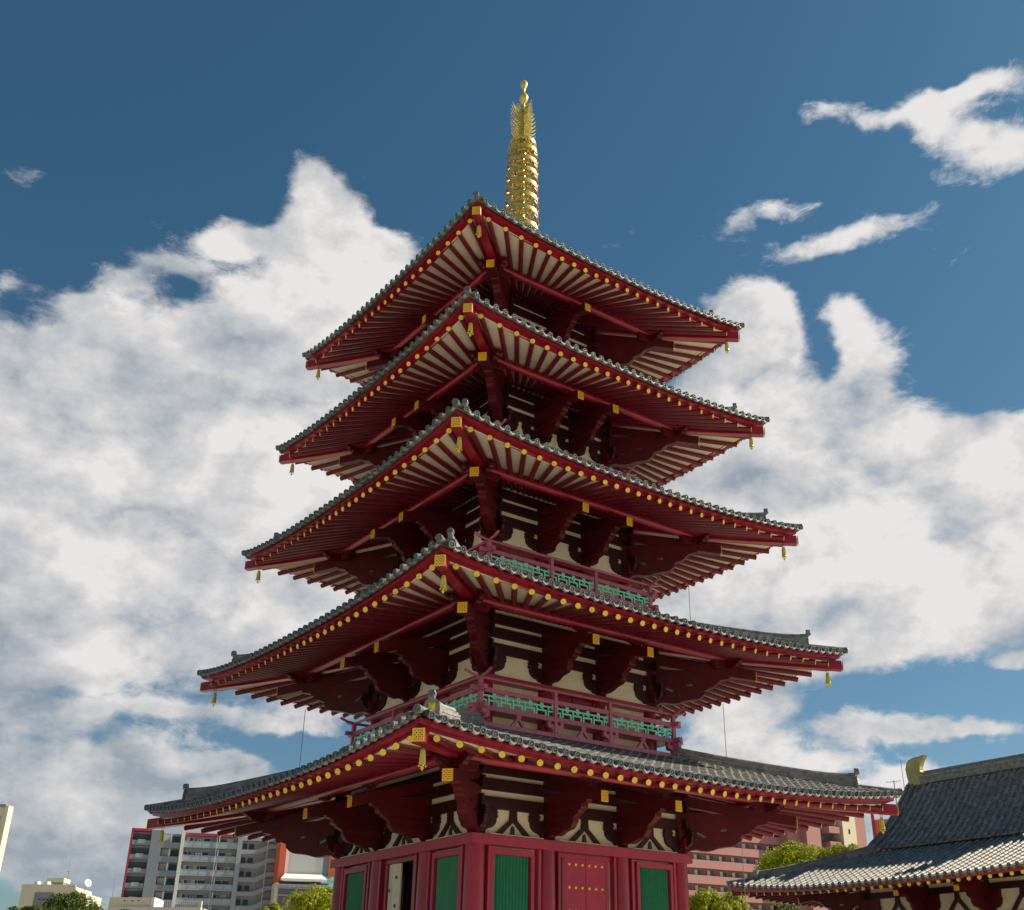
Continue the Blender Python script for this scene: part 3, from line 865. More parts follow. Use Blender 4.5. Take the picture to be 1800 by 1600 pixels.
def upper_body_details(d, i):
    # plain doors in the centre bay behind the balcony, plaster at the sides
    b, Z = d['b'], d['Z']
    if not d['c']: return
    for k in range(4):
        mb = MB(); mb.X = ROT(k); c = d['c']-.2
        mb.box(-c, c, -b-.06, -b-.001, Z-2.10, Z-1.18)
        for x in (-c, -.03, c-.08): mb.box(x, x+.08, -b-.10, -b-.06, Z-2.10, Z-1.18)
        mb.build('balcony_door', M['red'], PR)

for i, d in enumerate(ST):
    soffit(d); fascia(d); r = tile_roof(d, PR, d['top']); hip_ridges(d, i, r); hip_rafter(d); brackets(d); wall_upper(d, i)
    z0, zl = storey_walls(d, i)
    if i == 0: ground_storey(d, z0, zl)
    else: balcony(d, i); upper_body_details(d, i)

# finial
def finial():
    zt = zroof(ST[4], 0, .55)
    f = MB(); f.box(-.62,.62,-.62,.62, zt-.15, zt+.42); f.box(-.70,.70,-.70,.70, zt+.42, zt+.5)
    base = f.build('spire', M['gold_pale'], PR, bevel=.015)
    z = zt+.5
    b = MB(); b.lathe([(.55,z),(.54,z+.12),(.42,z+.32),(.16,z+.42),(.3,z+.44),(.52,z+.58),(.54,z+.62),(.2,z+.64)], seg=24); b.build('lotus_base', M['gold_pale'], base, smooth=40)
    m = MB(); m.tube([(0,0,z+.3),(0,0,37.9)], [.13,.075], 14); m.tube([(0,0,37.9),(0,0,39.1)], .055, 12); m.build('mast', M['gold_pale'], base, smooth=40)
    levels = [30.20,30.90,31.68,32.42,33.12,33.80,34.42,35.06]
    for j, zz in enumerate(levels):
        t = j/7; r = .74-.09*t; h = .20
        g = MB(); g.lathe([(r-.03,zz-h/2),(r+.01,zz-h/2),(r,zz+h/2),(r-.03,zz+h/2),(r-.03,zz-h/2)], seg=32, cap=False)
        g.lathe([(.13,zz-.16),(.17,zz),(.12,zz+.16)], seg=14)
        for q in range(8):
            an = q*pi/4; g.beam((.12*cos(an),.12*sin(an),zz),(r*cos(an),r*sin(an),zz),.035,.05)
        g.lathe([(r*.55,zz-.05),(r*.62,zz+.0),(r*.55,zz+.05)], seg=20, cap=False)
        ring = g.build('spire_ring', M['gold_pale'], base, smooth=40)
        o = MB()
        for q in range(9):
            an = q*pi/4.5+.2; x, y = (r+.01)*cos(an), (r+.01)*sin(an); tx, ty = -sin(an), cos(an)
            o.tube([(x+tx*.085*sin(w_), y+ty*.085*sin(w_), zz-h/2-.12+.085*cos(w_)) for w_ in [pi*2*u/10 for u in range(11)]], .020, 5, cap=False)
            o.lathe([(.0,.03),(.035,.0),(.05,-.10),(.0,-.10)], (x,y,zz-h/2-.22), 8)
            an += pi/9; x, y = (r-.02)*cos(an), (r-.02)*sin(an)
            o.lathe([(0,.03),(.05,0),(.0,-.16)], (x,y,zz-h/2-.03), 8)
        o.build('ring_pendant', M['gold_dark'], ring, smooth=40)
    # small canopy ring with loops under the flames
    c = MB(); zz = 35.62; r = .58
    c.lathe([(r,zz-.12),(r+.02,zz),(.4,zz+.10),(.1,zz+.16)], seg=28, cap=False)
    for q in range(12):
        an = q*pi/6; x, y = r*cos(an), r*sin(an); tx, ty = -sin(an), cos(an)
        c.tube([(x+tx*.10*sin(w_), y+ty*.10*sin(w_), zz-.24+.11*cos(w_)) for w_ in [pi*2*u/10 for u in range(11)]], .022, 5, cap=False)
    c.build('spire_canopy', M['gold_pale'], base, smooth=40)
    # four openwork flame fins
    for q in range(4):
        an = q*pi/2+pi/4*0; fl = MB(); fl.X = Matrix.Rotation(an, 4, 'Z')
        n = 17; rn = random.Random(q)
        for j in range(n):
            u = j/(n-1); z0 = 35.80+1.72*u; w = .62+.09*sin(u*pi)-.03*u
            ww = w*(1 if j % 2 == 0 else .86)
            fl.tube([(.06,0,z0-.10),(ww*.45,0,z0-.06+.03*sin(j)),(ww*.84,0,z0+.06),(ww+.02,0,z0+.26)], [.030,.026,.022,.008], 5)
            if j % 2 == 1:
                cx = ww*(.35+.25*rn.random()); cz = z0+.02
                fl.tube([(cx+.06*cos(w_),0,cz+.06*sin(w_)) for w_ in [pi*2*v/8 for v in range(9)]], .016, 5, cap=False)
        for j in range(8):
            x = .12+.062*j; fl.tube([(x*.55,0,37.25),(x*.85,0,37.55),(x*1.08, 0, 37.92-.008*j*j)], [.026,.02,.006], 5)
        fl.tube([(.09,0,35.75),(.10,0,37.6)], .028, 6)
        fl.tube([(.06,0,35.72),(.40,0,35.78),(.60,0,35.95)], .022, 6)
        fl.build('flame_fin', M['gold_pale'], base, smooth=40)
    j = MB()
    j.lathe([(.05,37.98),(.12,38.08),(.20,38.25),(.215,38.37),(.18,38.50),(.10,38.60),(.055,38.72),(.07,38.90),(.13,39.0),(.165,39.13),(.165,39.22),(.12,39.34),(.04,39.40),(0,39.42)], seg=20)
    j.build('jewel', M['gold_pale'], base, smooth=60)
M['gold_dark'] = mat('amber_gold', (0.42, 0.20, 0.03), 0.38, metal=0.45, var=0.2)
finial()

# lightning conductors running down behind the eaves
def wire(p0, p1, r=.012):
    mb = MB(); mb.tube([p0, p1], r, 6); mb.lathe([(.05,0),(.05,.08)], p1, 8); return mb.build('conductor_cable', M['steel'], PR)
M['steel'] = mat('galvanised_steel', (0.35, 0.36, 0.38), 0.5, metal=0.6)
wire((7.0,-1.8,16.1),(7.0,-1.8,12.25)); wire((7.75,-2.5,11.5),(7.75,-2.5,7.75)); wire((8.55,-2.2,6.9),(8.55,-2.2,0))
wire((-3.95,7.75,11.5),(-3.95,7.75,7.75))

# wind bells hanging under the roof corners
lv = ['lowest', 'second lowest', 'middle', 'second highest', 'topmost']
PRM = Matrix.Rotation(radians(45-9.71673), 4, 'Z')
for i, d in enumerate(ST):
    for (sx, sy, side) in ((-1,-1,'near middle'), (-1,1,'far left'), (1,-1,'far right')):
        a = d['e']-.36; zh = d['Z']+d['L']*.8+.0-.10+.02
        P = PRM @ Vector((sx*a, sy*a, zh))
        look = {'near middle': 'pale gold', 'far left': 'dark green gold', 'far right': 'green gold'}[side]
        be = empty('wind_bell', P, 0, '%s wind bell under the %s corner of the %s pagoda roof' % (look, side, lv[i]), 'wind bell', 'wind bells hanging from the pagoda roof corners')
        mb = MB(); mb.lathe([(0,-.12),(.035,-.125),(.058,-.16),(.068,-.25),(.078,-.42),(.084,-.47),(.076,-.47),(.06,-.30),(0,-.16)], seg=16)
        for q in range(4):
            an = q*pi/2+.4; mb.lathe([(0,-.02),(.025,-.03),(0,-.07)], (.080*cos(an), .080*sin(an), -.47), 6)
        mb.build('bell_body', M['bell'] if 'bell' in M else M['gold_pale'], be, smooth=40)
        mb = MB(); mb.tube([(.035*cos(t), 0, -.07+.065*sin(t)) for t in [2*pi*u/12 for u in range(13)]], .009, 5, cap=False); mb.build('hanging_ring', M['bronze'], be, smooth=40)
        mb = MB(); mb.tube([(0,0,-.2),(0,0,-.50)], .008, 5); mb.prism([[(0,-.50),(.045,-.56),(0,-.63),(-.045,-.56)]], lambda u, v, w: (u, w, v), .006); mb.build('clapper', M['gold'], be)
# ------------------------------------------------------------ ground
g = MB(); g.add([(-4000,-4000,0),(4000,-4000,0),(4000,4000,0),(-4000,4000,0)],[(0,1,2,3)])
M['ground'] = mat('pale_gravel', (0.48,0.44,0.37), 0.9, var=0.15, vscale=0.5)
tag(g.build('ground', M['ground']), kind='structure')

# ------------------------------------------------------------ golden hall beside the pagoda
def hall():
    H = empty('temple_hall', PRM @ Vector((28.5,0,0)), radians(45-9.71673), 'red and cream temple hall with two tiered grey tiled roof and gold ridge horn', 'temple hall')
    EX, EY, ZD = 8.5, 9.43, 6.10
    LF = .40
    def lift(u): return min(1.3, abs(u)**3.2)
    def zlow(f, inset):       # f: position along the eave -1..1, inset from the tile edge
        return ZD+.19+.33*inset+.006*inset*inset + (LF+.12)*lift(f)
    INS = 5.2
    sides = [('x', -1), ('x', 1), ('y', -1), ('y', 1)]
    def pos(ax, sg, s, a):     # s along, a outward distance
        return (sg*a, s) if ax == 'x' else (s, sg*a)
    low = MB(); ends = MB(); pans = MB()
    for ax, sg in sides:
        out = EX if ax == 'x' else EY; half = EY if ax == 'x' else EX
        at, hh = out+.13, half+.13
        n = int(2*hh/TILE); pitch = 2*hh/n
        for j in range(1, n):
            s = -hh+j*pitch; L = min(INS, hh-abs(s)); m = max(1, int(L/.34)); f = s/hh
            if L < .15: continue
            def pt(s_, ins, dz): x, y = pos(ax, sg, s_, at-ins); return (x, y, zlow(s_/hh, ins)+dz)
            for q in range(m):
                i0, i1 = L*q/m, L*(q+1)/m; seg = 6; vs = []
                for (ins, r, dz) in ((i0,.084,.012),(i1,.074,0)):
                    for t in range(seg+1):
                        an = pi*t/seg; vs.append(pt(s-r*cos(an), ins, .045+dz+r*sin(an)))
                low.add(vs, [(t,t+1,seg+2+t,seg+1+t) for t in range(seg)]+[tuple(range(seg+1))])
                s2 = s+pitch; sm = s+pitch/2
                if j < n-1 and i1 <= hh-abs(s2)+.3:
                    low.add([pt(s,i0,.055),pt(sm,i0,.01),pt(s2,i0,.055),pt(s,i1,.035),pt(sm,i1,-.01),pt(s2,i1,.035),pt(s,i0,.005),pt(sm,i0,-.03),pt(s2,i0,.005)],
                            [(0,1,4,3),(1,2,5,4),(0,6,7,1),(1,7,8,2)])
            x, y = pos(ax, sg, s, at+.01); nrm = (sg,0,-.12) if ax == 'x' else (0,sg,-.12)
            ends.lathe([(0,.038),(.020,.036),(.030,.024),(.056,.022),(.062,.040),(.088,.040),(.094,.030),(.094,-.05)], (x,y,zlow(f,0)+.06), 12, nrm)
            g = 4; vs = []
            for t in range(g+1):
                u = t/g; ss = s+.085+(pitch-.17)*u; z0 = zlow(ss/hh,0)+.035-.055*sin(pi*u)
                for a_, dz in ((at+.035,0),(at+.035,-.075),(at-.05,0),(at-.05,-.075)):
                    x, y = pos(ax, sg, ss, a_); vs.append((x,y,z0+dz))
            pans.add(vs, [q for t in range(g) for q in ((t*4,t*4+1,t*4+5,t*4+4),(t*4+1,t*4+3,t*4+7,t*4+5),(t*4+2,t*4,t*4+4,t*4+6))])
        # deck
        gdiv = 20
        for j in range(gdiv):
            pts = []
            for (fr, ins) in ((j/gdiv,.02),((j+1)/gdiv,.02),((j+1)/gdiv,INS),(j/gdiv,INS)):
                s = (fr*2-1)*(hh-ins); x, y = pos(ax, sg, s, at-ins); pts.append((x,y,zlow(s/hh,ins)-.03))
            low.add(pts, [(0,1,2,3)])
    lr = low.build('lower_roof', M['tile'], H, smooth=35); ends.build('tile_end', M['tile_end'], lr, smooth=35, kind='stuff'); pans.build('pan_tile_end', M['tile'], lr, smooth=35, kind='stuff')
    # hip ridges of the lower roof
    for sx in (-1,1):
        for sy in (-1,1):
            mb = MB(); n = 10; pts = []
            for j in range(n+1):
                ins = INS*j/n; pts.append((sx*(EX+.13-ins), sy*(EY+.13-ins), zlow(1,ins)*1.0 - (LF+.12)*(1-lift((EY-ins)/EY))))
            d = Vector((sx,-sy,0)).normalized()
            for (w0,h0,h1,st) in ((.15,.0,.14,1),(.13,.145,.22,2),(.145,.225,.29,2)):
                for a_, b_ in zip(pts[st:-1], pts[st+1:]):
                    A = Vector(a_); B = Vector(b_); mb.hexa([A-d*w0+Vector((0,0,h0)),A+d*w0+Vector((0,0,h0)),B+d*w0+Vector((0,0,h0)),B-d*w0+Vector((0,0,h0)),A-d*w0+Vector((0,0,h1)),A+d*w0+Vector((0,0,h1)),B+d*w0+Vector((0,0,h1)),B-d*w0+Vector((0,0,h1))])
            mb.tube([(x,y,z+.33) for x,y,z in pts[2:]], .085, 10); mb.tube([(x,y,z+.09) for x,y,z in pts[:3]], .09, 10)
            mb.lathe([(0,.03),(.085,.03),(.11,.02),(.11,-.1)], (pts[0][0],pts[0][1],pts[0][2]+.1), 14, (sx,sy,0))
            x,y,z = pts[2]; mb.box(x-.14,x+.14,y-.14,y+.14,z,z+.45)
            mb.build('hip_ridge', M['tile'], lr, smooth=35)
    # upper gable roof
    X0, Z0, ZR = 3.65, 8.30, 11.75
    def zup(x, y): 
        t = 1-abs(x)/X0; return Z0+(ZR-Z0)*(.74*t+.26*t*t) + .10*(abs(y)/4.4)**4*(1-t)
    up = MB(); ue = MB(); YH = 4.15
    n = int(2*YH/TILE); pitch = 2*YH/n
    for sg in (-1,1):
        for j in range(n+1):
            s = -YH+j*pitch; m = 14
            def pt(s_, t, dz): return (sg*X0*(1-t), s_*(1+.05*(1-t)**2), zup(X0*(1-t), s_)+dz)
            for q in range(m):
                t0, t1 = q/m, (q+1)/m; seg = 6; vs = []
                for (t_, r, dz) in ((t0,.086,.02),(t1,.074,0)):
                    for k in range(seg+1):
                        an = pi*k/seg; vs.append(pt(s-r*cos(an), t_, .045+dz+r*sin(an)))
                up.add(vs, [(k,k+1,seg+2+k,seg+1+k) for k in range(seg)]+[tuple(range(seg+1))])
                for h_ in (0, .5):     # two pan courses per cover tile
                    if j == n: break
                    ta = t0+(t1-t0)*h_; tb = t0+(t1-t0)*(h_+.5); s2 = s+pitch; sm = s+pitch/2
                    up.add([pt(s,ta,.07),pt(sm,ta,.03),pt(s2,ta,.07),pt(s,tb,.03),pt(sm,tb,-.01),pt(s2,tb,.03),pt(s,ta,.0),pt(sm,ta,-.04),pt(s2,ta,.0)],
                           [(0,1,4,3),(1,2,5,4),(0,6,7,1),(1,7,8,2)])
            x, y, z = pt(s, 0, .06)
            ue.lathe([(0,.03),(.056,.022),(.062,.040),(.088,.040),(.094,.030),(.094,-.05)], (x+sg*.01,y,z), 12, (sg,0,-.5))
        # verge: thick rows of tiles stepping down the gable edge
        for sy in (-1,1):
            for (off, lift_, r) in ((.0,.13,.10),(.24,.16,.09),(.42,.02,.085)):
                pts = [(sg*X0*(1-t)*1.0, sy*((YH+off)*(1+.05*(1-t)**2)), zup(X0*(1-t), 4.4)+lift_) for t in [k/12 for k in range(13)]]
                up.tube(pts, r, 8)
            for k in range(16):
                t = k/16; x = sg*X0*(1-t); y = sy*((YH+.5)*(1+.05*(1-t)**2)); z = zup(abs(x),4.4)-.03
                up.box(min(x,x-sg*.16), max(x,x-sg*.16), min(y,y-sy*.25), max(y,y-sy*.25), z-.05, z+.06)
    u = up.build('upper_roof', M['tile'], H, smooth=35); ue.build('tile_end', M['tile'], u, smooth=35, kind='stuff')
    # gable walls, deck under the tiles
    mb = MB()
    for sg in (-1,1):
        mb.add([(0,-YH,ZR-.05),(0,YH,ZR-.05),(sg*X0*.5,YH,zup(X0*.5,0)-.04),(sg*X0*.5,-YH,zup(X0*.5,0)-.04),(sg*X0,YH,Z0-.05),(sg*X0,-YH,Z0-.05)],[(0,1,2,3),(3,2,4,5)])
    mb.build('roof_deck', M['tile'], H)
    mb = MB(); 
    for sy in (-1,1): mb.prism([[(-X0+.5,Z0-.6),(X0-.5,Z0-.6),(X0-.5,Z0+.2),(0,ZR-.2),(-X0+.5,Z0+.2)]], lambda a,b_,w,sy=sy: (a, sy*(YH-.35)+w, b_), .05)
    mb.box(-X0+.25, X0-.25, -4.25, 4.25, Z0-1.0, Z0-.05)
    mb.build('gable_wall', M['maroon'], H)
    # main ridge
    mb = MB()
    for (w,h0,h1) in ((.24,-.05,.18),(.20,.185,.26),(.22,.265,.34),(.18,.345,.42),(.20,.425,.48)): mb.box(-w,w,-YH+.5,YH-.5,ZR+h0,ZR+h1)
    mb.tube([(0,-YH+.5,ZR+.50),(0,YH-.5,ZR+.50)], .10, 10)
    mb.build('main_ridge', M['tile'], H)
    # golden horns at both ends of the ridge
    for sy in (-1,1):
        o = [(4.30,-.1),(4.42,.35),(4.46,.8),(4.36,1.08),(4.22,1.22),(3.9,1.30),(3.55,1.32),(3.20,1.36),(3.46,1.08),(3.58,.82),(3.60,.62),(3.52,.52),(3.38,.5),(3.30,-.1)]
        mb = MB(); mb.prism([[(a,v) for a,v in o]], lambda a,v,w,sy=sy: (w, sy*a, ZR+.02+v), .20)
        mb.build('ridge_horn', M['horn'], H, bevel=.05)
    # eaves: fascia, rafters, boards
    f = MB(); so = MB(); raf = MB(); cap = MB(); pl = MB()
    PX = 2.85
    for ax, sg in sides:
        out = EX if ax == 'x' else EY; half = EY if ax == 'x' else EX; n = 30
        prev = None; prs = None
        for j in range(n+1):
            fr = j/n*2-1; l = lift(fr)
            zb = ZD+.05+(LF-.05)*l; zt = ZD+.19+(LF+.12)*l
            c = []
            for a_, z in ((out-.10,zb),(out,zb),(out+.03,zt),(out-.10,zt)):
                s = fr*(half+(a_-out)); x, y = pos(ax, sg, s, a_); c.append((x,y,z))
            if prev: f.add(prev+c, [(0,1,5,4),(1,2,6,5),(2,3,7,6),(3,0,4,7)])
            prev = c
            c = []
            for a_, z in ((out-.1, ZD+.07+(LF-.05)*l),(out-PX, ZD+.07+.26*PX),(out-4.6, ZD+.07+.26*4.6)):
                s = fr*(half+(a_-out)); x, y = pos(ax, sg, s, a_); c.append((x,y,z))
            if prs: so.add(prs+c, [(0,1,4,3),(1,2,5,4)])
            prs = c
        N_ = 38 if ax == 'x' else 34; A = half-.57; K = (N_-1)/2; c1 = .475; c3 = (A-c1*K)/K**3
        for j in range(N_):
            k = j-K; s = c1*k+c3*k**3; l = lift(s/half)
            zo = ZD+(LF-.05)*l; rr = (half-PX)/half
            x0, y0 = pos(ax, sg, s, out-.13); x1, y1 = pos(ax, sg, s*rr, out-PX); x2, y2 = pos(ax, sg, s*(half-4.6)/half, out-4.6)
            P0, P1, P2 = Vector((x0,y0,zo)), Vector((x1,y1,ZD+.26*PX-.01)), Vector((x2,y2,ZD+.26*4.6-.01))
            if ax == 'x' and sg < 0: mb = MB(); mb.tube([P0,P1,P2],.08,8); r_ = mb.build('rafter', M['rafter'], H, smooth=40); cm = MB(); cm.lathe([(0,.03),(.022,.03),(.03,.022),(.052,.022),(.06,.034),(.076,.034),(.082,.026),(.082,-.005)], P0, 14, P0-P1); cm.build('rafter_cap', M['gold'], r_, smooth=35)
            else: raf.tube([P0,P1,P2],.08,8); cap.lathe([(0,.03),(.076,.034),(.082,.026),(.082,-.005)], P0, 12, P0-P1)
    f.build('eaves_fascia', M['red'], H); so.build('soffit_board', M['soffit'], H)
    r_ = raf.build('rafter', M['rafter'], H, smooth=40, kind='stuff'); cap.build('rafter_cap', M['gold'], r_, smooth=35, kind='stuff')
    for sx in (-1,1):
        for sy in (-1,1):
            mb = MB(); mb.beam((sx*(EX-.02),sy*(EY-.02),ZD+LF*.75),(sx*(EX-4.6),sy*(EY-4.6),ZD+.26*4.6), .26,.30)
            h = mb.build('hip_rafter', M['red'], H, bevel=.01)
    # walls
    BX, BY, Z = EX-4.6, EY-4.6, ZD
    w = MB(); w.box(-BX,BX,-BY,BY,.8,Z+1.6); w.build('plaster_wall', M['cream'], H)
    cols = [-BY,-1.55,1.55,BY]
    for ax, sg in sides:
        mb = MB(); out = BX if ax == 'x' else BY; half = BY if ax == 'x' else BX
        def bx(s0,s1,a0,a1,z0,z1):
            p = [pos(ax,sg,s0,out+a0), pos(ax,sg,s1,out+a1)]
            mb.box(min(p[0][0],p[1][0]),max(p[0][0],p[1][0]),min(p[0][1],p[1][1]),max(p[0][1],p[1][1]),z0,z1)
        e = .003 if ax == 'x' else 0
        for z0,z1 in ((Z-.05,Z+.22),(Z+.40,Z+.72),(Z+.88,Z+1.2),(Z-1.25,Z-.95)): bx(-half-.4,half+.4,.0,.11+e,z0+e,z1+e)
        cs = cols if ax == 'x' else [-BX,-1.3,1.3,BX]
        for c in cs: bx(c-.11,c+.11,0,.105,Z-.95,Z+1.3)
        for a_,b_ in zip(cs[:-1],cs[1:]):
            m = (a_+b_)/2
            for s_ in (-1,1):
                def P(u,v,w_,m=m): x,y = pos(ax,sg,m+u,out+.06+w_); return (x,y,Z+v)
                mb.prism([[(0,-.05),(s_*.10,-.05),(s_*.13,-.30),(s_*.66,-.95),(s_*.44,-.95),(0,-.40)]], P, .04)
        mb.build('wall_beam', M['maroon'], H, bevel=.006)
    for c in [-BY,-1.55,1.55,BY]:
        for sx in (-1,1):
            k = MB(); k.lathe([(.27,.8),(.28,3),(.25,Z-1.2)], (sx*BX,c,0), 20); k.build('column', M['red'], H, smooth=40)
    for sx in (-1,1):
        for c in (-1.55,1.55,-BY,BY):
            corner = abs(c) > 3
            q = Vector((sx, math.copysign(1,c), 0)) if corner else Vector((sx,0,0)); side = Vector((-q.y,q.x,0)).normalized()
            base = Vector((sx*BX, c, Z)); k = MB()
            sc = .92
            k.prism([[(u*sc,v) for u,v in CLOUD+CLOUD_TOP]]+[[(u*sc,v) for u,v in h] for h in HOLES], lambda u,v,w_: tuple(base+q*u+side*w_+Vector((0,0,v))), .10)
            o = k.build('cloud_bracket', M['bracket'], H, bevel=.008)
            k = MB(); tip = base+q*2.35+Vector((0,0,-.04)); k.beam(base+Vector((0,0,.62)), tip, .25, .31); o = k.build('tail_rafter', M['bracket'], H, bevel=.01)
            k = MB(); n_ = q.normalized(); C = tip+n_*.02; up_ = Vector((0,0,1)); w_,h_ = .123,.153
            k.add([tuple(C+side*a_+up_*b_) for a_,b_ in ((-w_,-h_),(w_,-h_),(w_,h_),(-w_,h_))]+[tuple(C-n_*.03+side*a_+up_*b_) for a_,b_ in ((-w_,-h_),(w_,-h_),(w_,h_),(-w_,h_))], [(0,1,2,3),(4,7,6,5),(0,4,5,1),(1,5,6,2),(2,6,7,3),(3,7,4,0)],
                  {0:[(0,0),(1,0),(1,1),(0,1)],1:[(.01,.01)]*4,2:[(.01,.01)]*4,3:[(.01,.01)]*4,4:[(.01,.01)]*4,5:[(.01,.01)]*4})
            k.build('gold_plate', M['plate'], o)
            # wall-plane cloud arm
            k = MB(); pr = [(0,-.95),(.24,-.95),(.30,-.82),(.50,-.76),(.60,-.62),(.66,-.45),(.62,-.33),(.64,-.05)]
            lp = pr+[(-u,v) for u,v in reversed(pr[1:])]
            k.prism([lp], lambda u,v,w_: (sx*(BX+.075)+w_*sx, c+u, Z+v), .055); k.build('wall_bracket', M['bracket'], H)
    k = MB(); p = 5.62; zp = Z+.26*PX-.21
    for sx in (-1,1): k.tube([(sx*(EX-PX),-EY+PX-.4,zp),(sx*(EX-PX),EY-PX+.4,zp)], .12, 12)
    for sy in (-1,1): k.tube([(-EX+PX-.4,sy*(EY-PX),zp+.004),(EX-PX+.4,sy*(EY-PX),zp+.004)], .12, 12)
    k.build('eaves_purlin', M['red'], H, smooth=40)
    k = MB(); k.box(-BX-1.6,BX+1.6,-BY-1.6,BY+1.6,-.02,.8); k.build('stone_podium', M['stone'], H)
M['horn'] = mat('aged_gilt', (0.42, 0.36, 0.13), 0.5, metal=0.35, var=0.25, vscale=3)
hall()

# ------------------------------------------------------------ city beyond the precinct
CAMP = Vector((0,-37.2026,1.6))
class Site:
    """A distant building: facade coordinates (u along, v back, z up) scaled about the viewpoint's ground distance."""
    def __init__(s, name, label, cat, P, ang, K, group=None):
        F = Matrix(((cos(ang), -sin(ang), 0, P[0]), (sin(ang), cos(ang), 0, P[1]), (0,0,1,0), (0,0,0,1)))
        s.W = Matrix.Translation(CAMP) @ Matrix.Scale(K, 4) @ Matrix.Translation(-CAMP) @ F
        b = s.W @ Vector((0,0,0)); b.z = 0
        s.root = empty(name, b, ang, label, cat, group)
        s.X = s.root_inv = (Matrix.Translation(b) @ Matrix.Rotation(ang,4,'Z')).inverted() @ s.W
    def mb(s): m = MB(); m.X = s.X; return m
    def boxes(s, name, m, bs, parent=None, label=None, bevel=0):
        k = s.mb()
        for b in bs: k.box(*b)
        return k.build(name, m, parent or s.root, label=label, bevel=bevel)
M['conc'] = mat('blue_grey_render', (0.22,0.26,0.30), 0.85, var=0.06, vscale=.6, streak=.2)
M['conc_l'] = mat('pale_grey_render', (0.34,0.37,0.40), 0.85, var=0.06, vscale=.6, streak=.2)
M['white'] = mat('white_render', (0.70,0.70,0.68), 0.8, var=0.05, vscale=.5, streak=.2)
M['glass'] = mat('frosted_balcony_glass', (0.34,0.41,0.44), 0.25, var=0.12, vscale=.8)
M['window'] = mat('dark_window_glass', (0.03,0.04,0.055), 0.08)
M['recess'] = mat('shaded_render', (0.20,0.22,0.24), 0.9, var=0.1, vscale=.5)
M['brickred'] = mat('red_roof_trim', (0.36,0.035,0.05), 0.6)
M['orange'] = mat('orange_render', (0.62,0.13,0.06), 0.75, var=0.06, vscale=.5)
M['pink'] = mat('pink_render', (0.36,0.18,0.165), 0.85, var=0.07, vscale=.4, streak=.3)
M['pink_d'] = mat('dusky_pink_render', (0.36,0.17,0.17), 0.85, var=0.07, vscale=.4)
M['creamw'] = mat('cream_render', (0.62,0.56,0.42), 0.85, var=0.07, vscale=.4, streak=.3)
M['green_aw'] = mat('dark_green_awning', (0.02,0.13,0.10), 0.7)
M['grey_d'] = mat('dark_grey_panel', (0.13,0.12,0.14), 0.8)

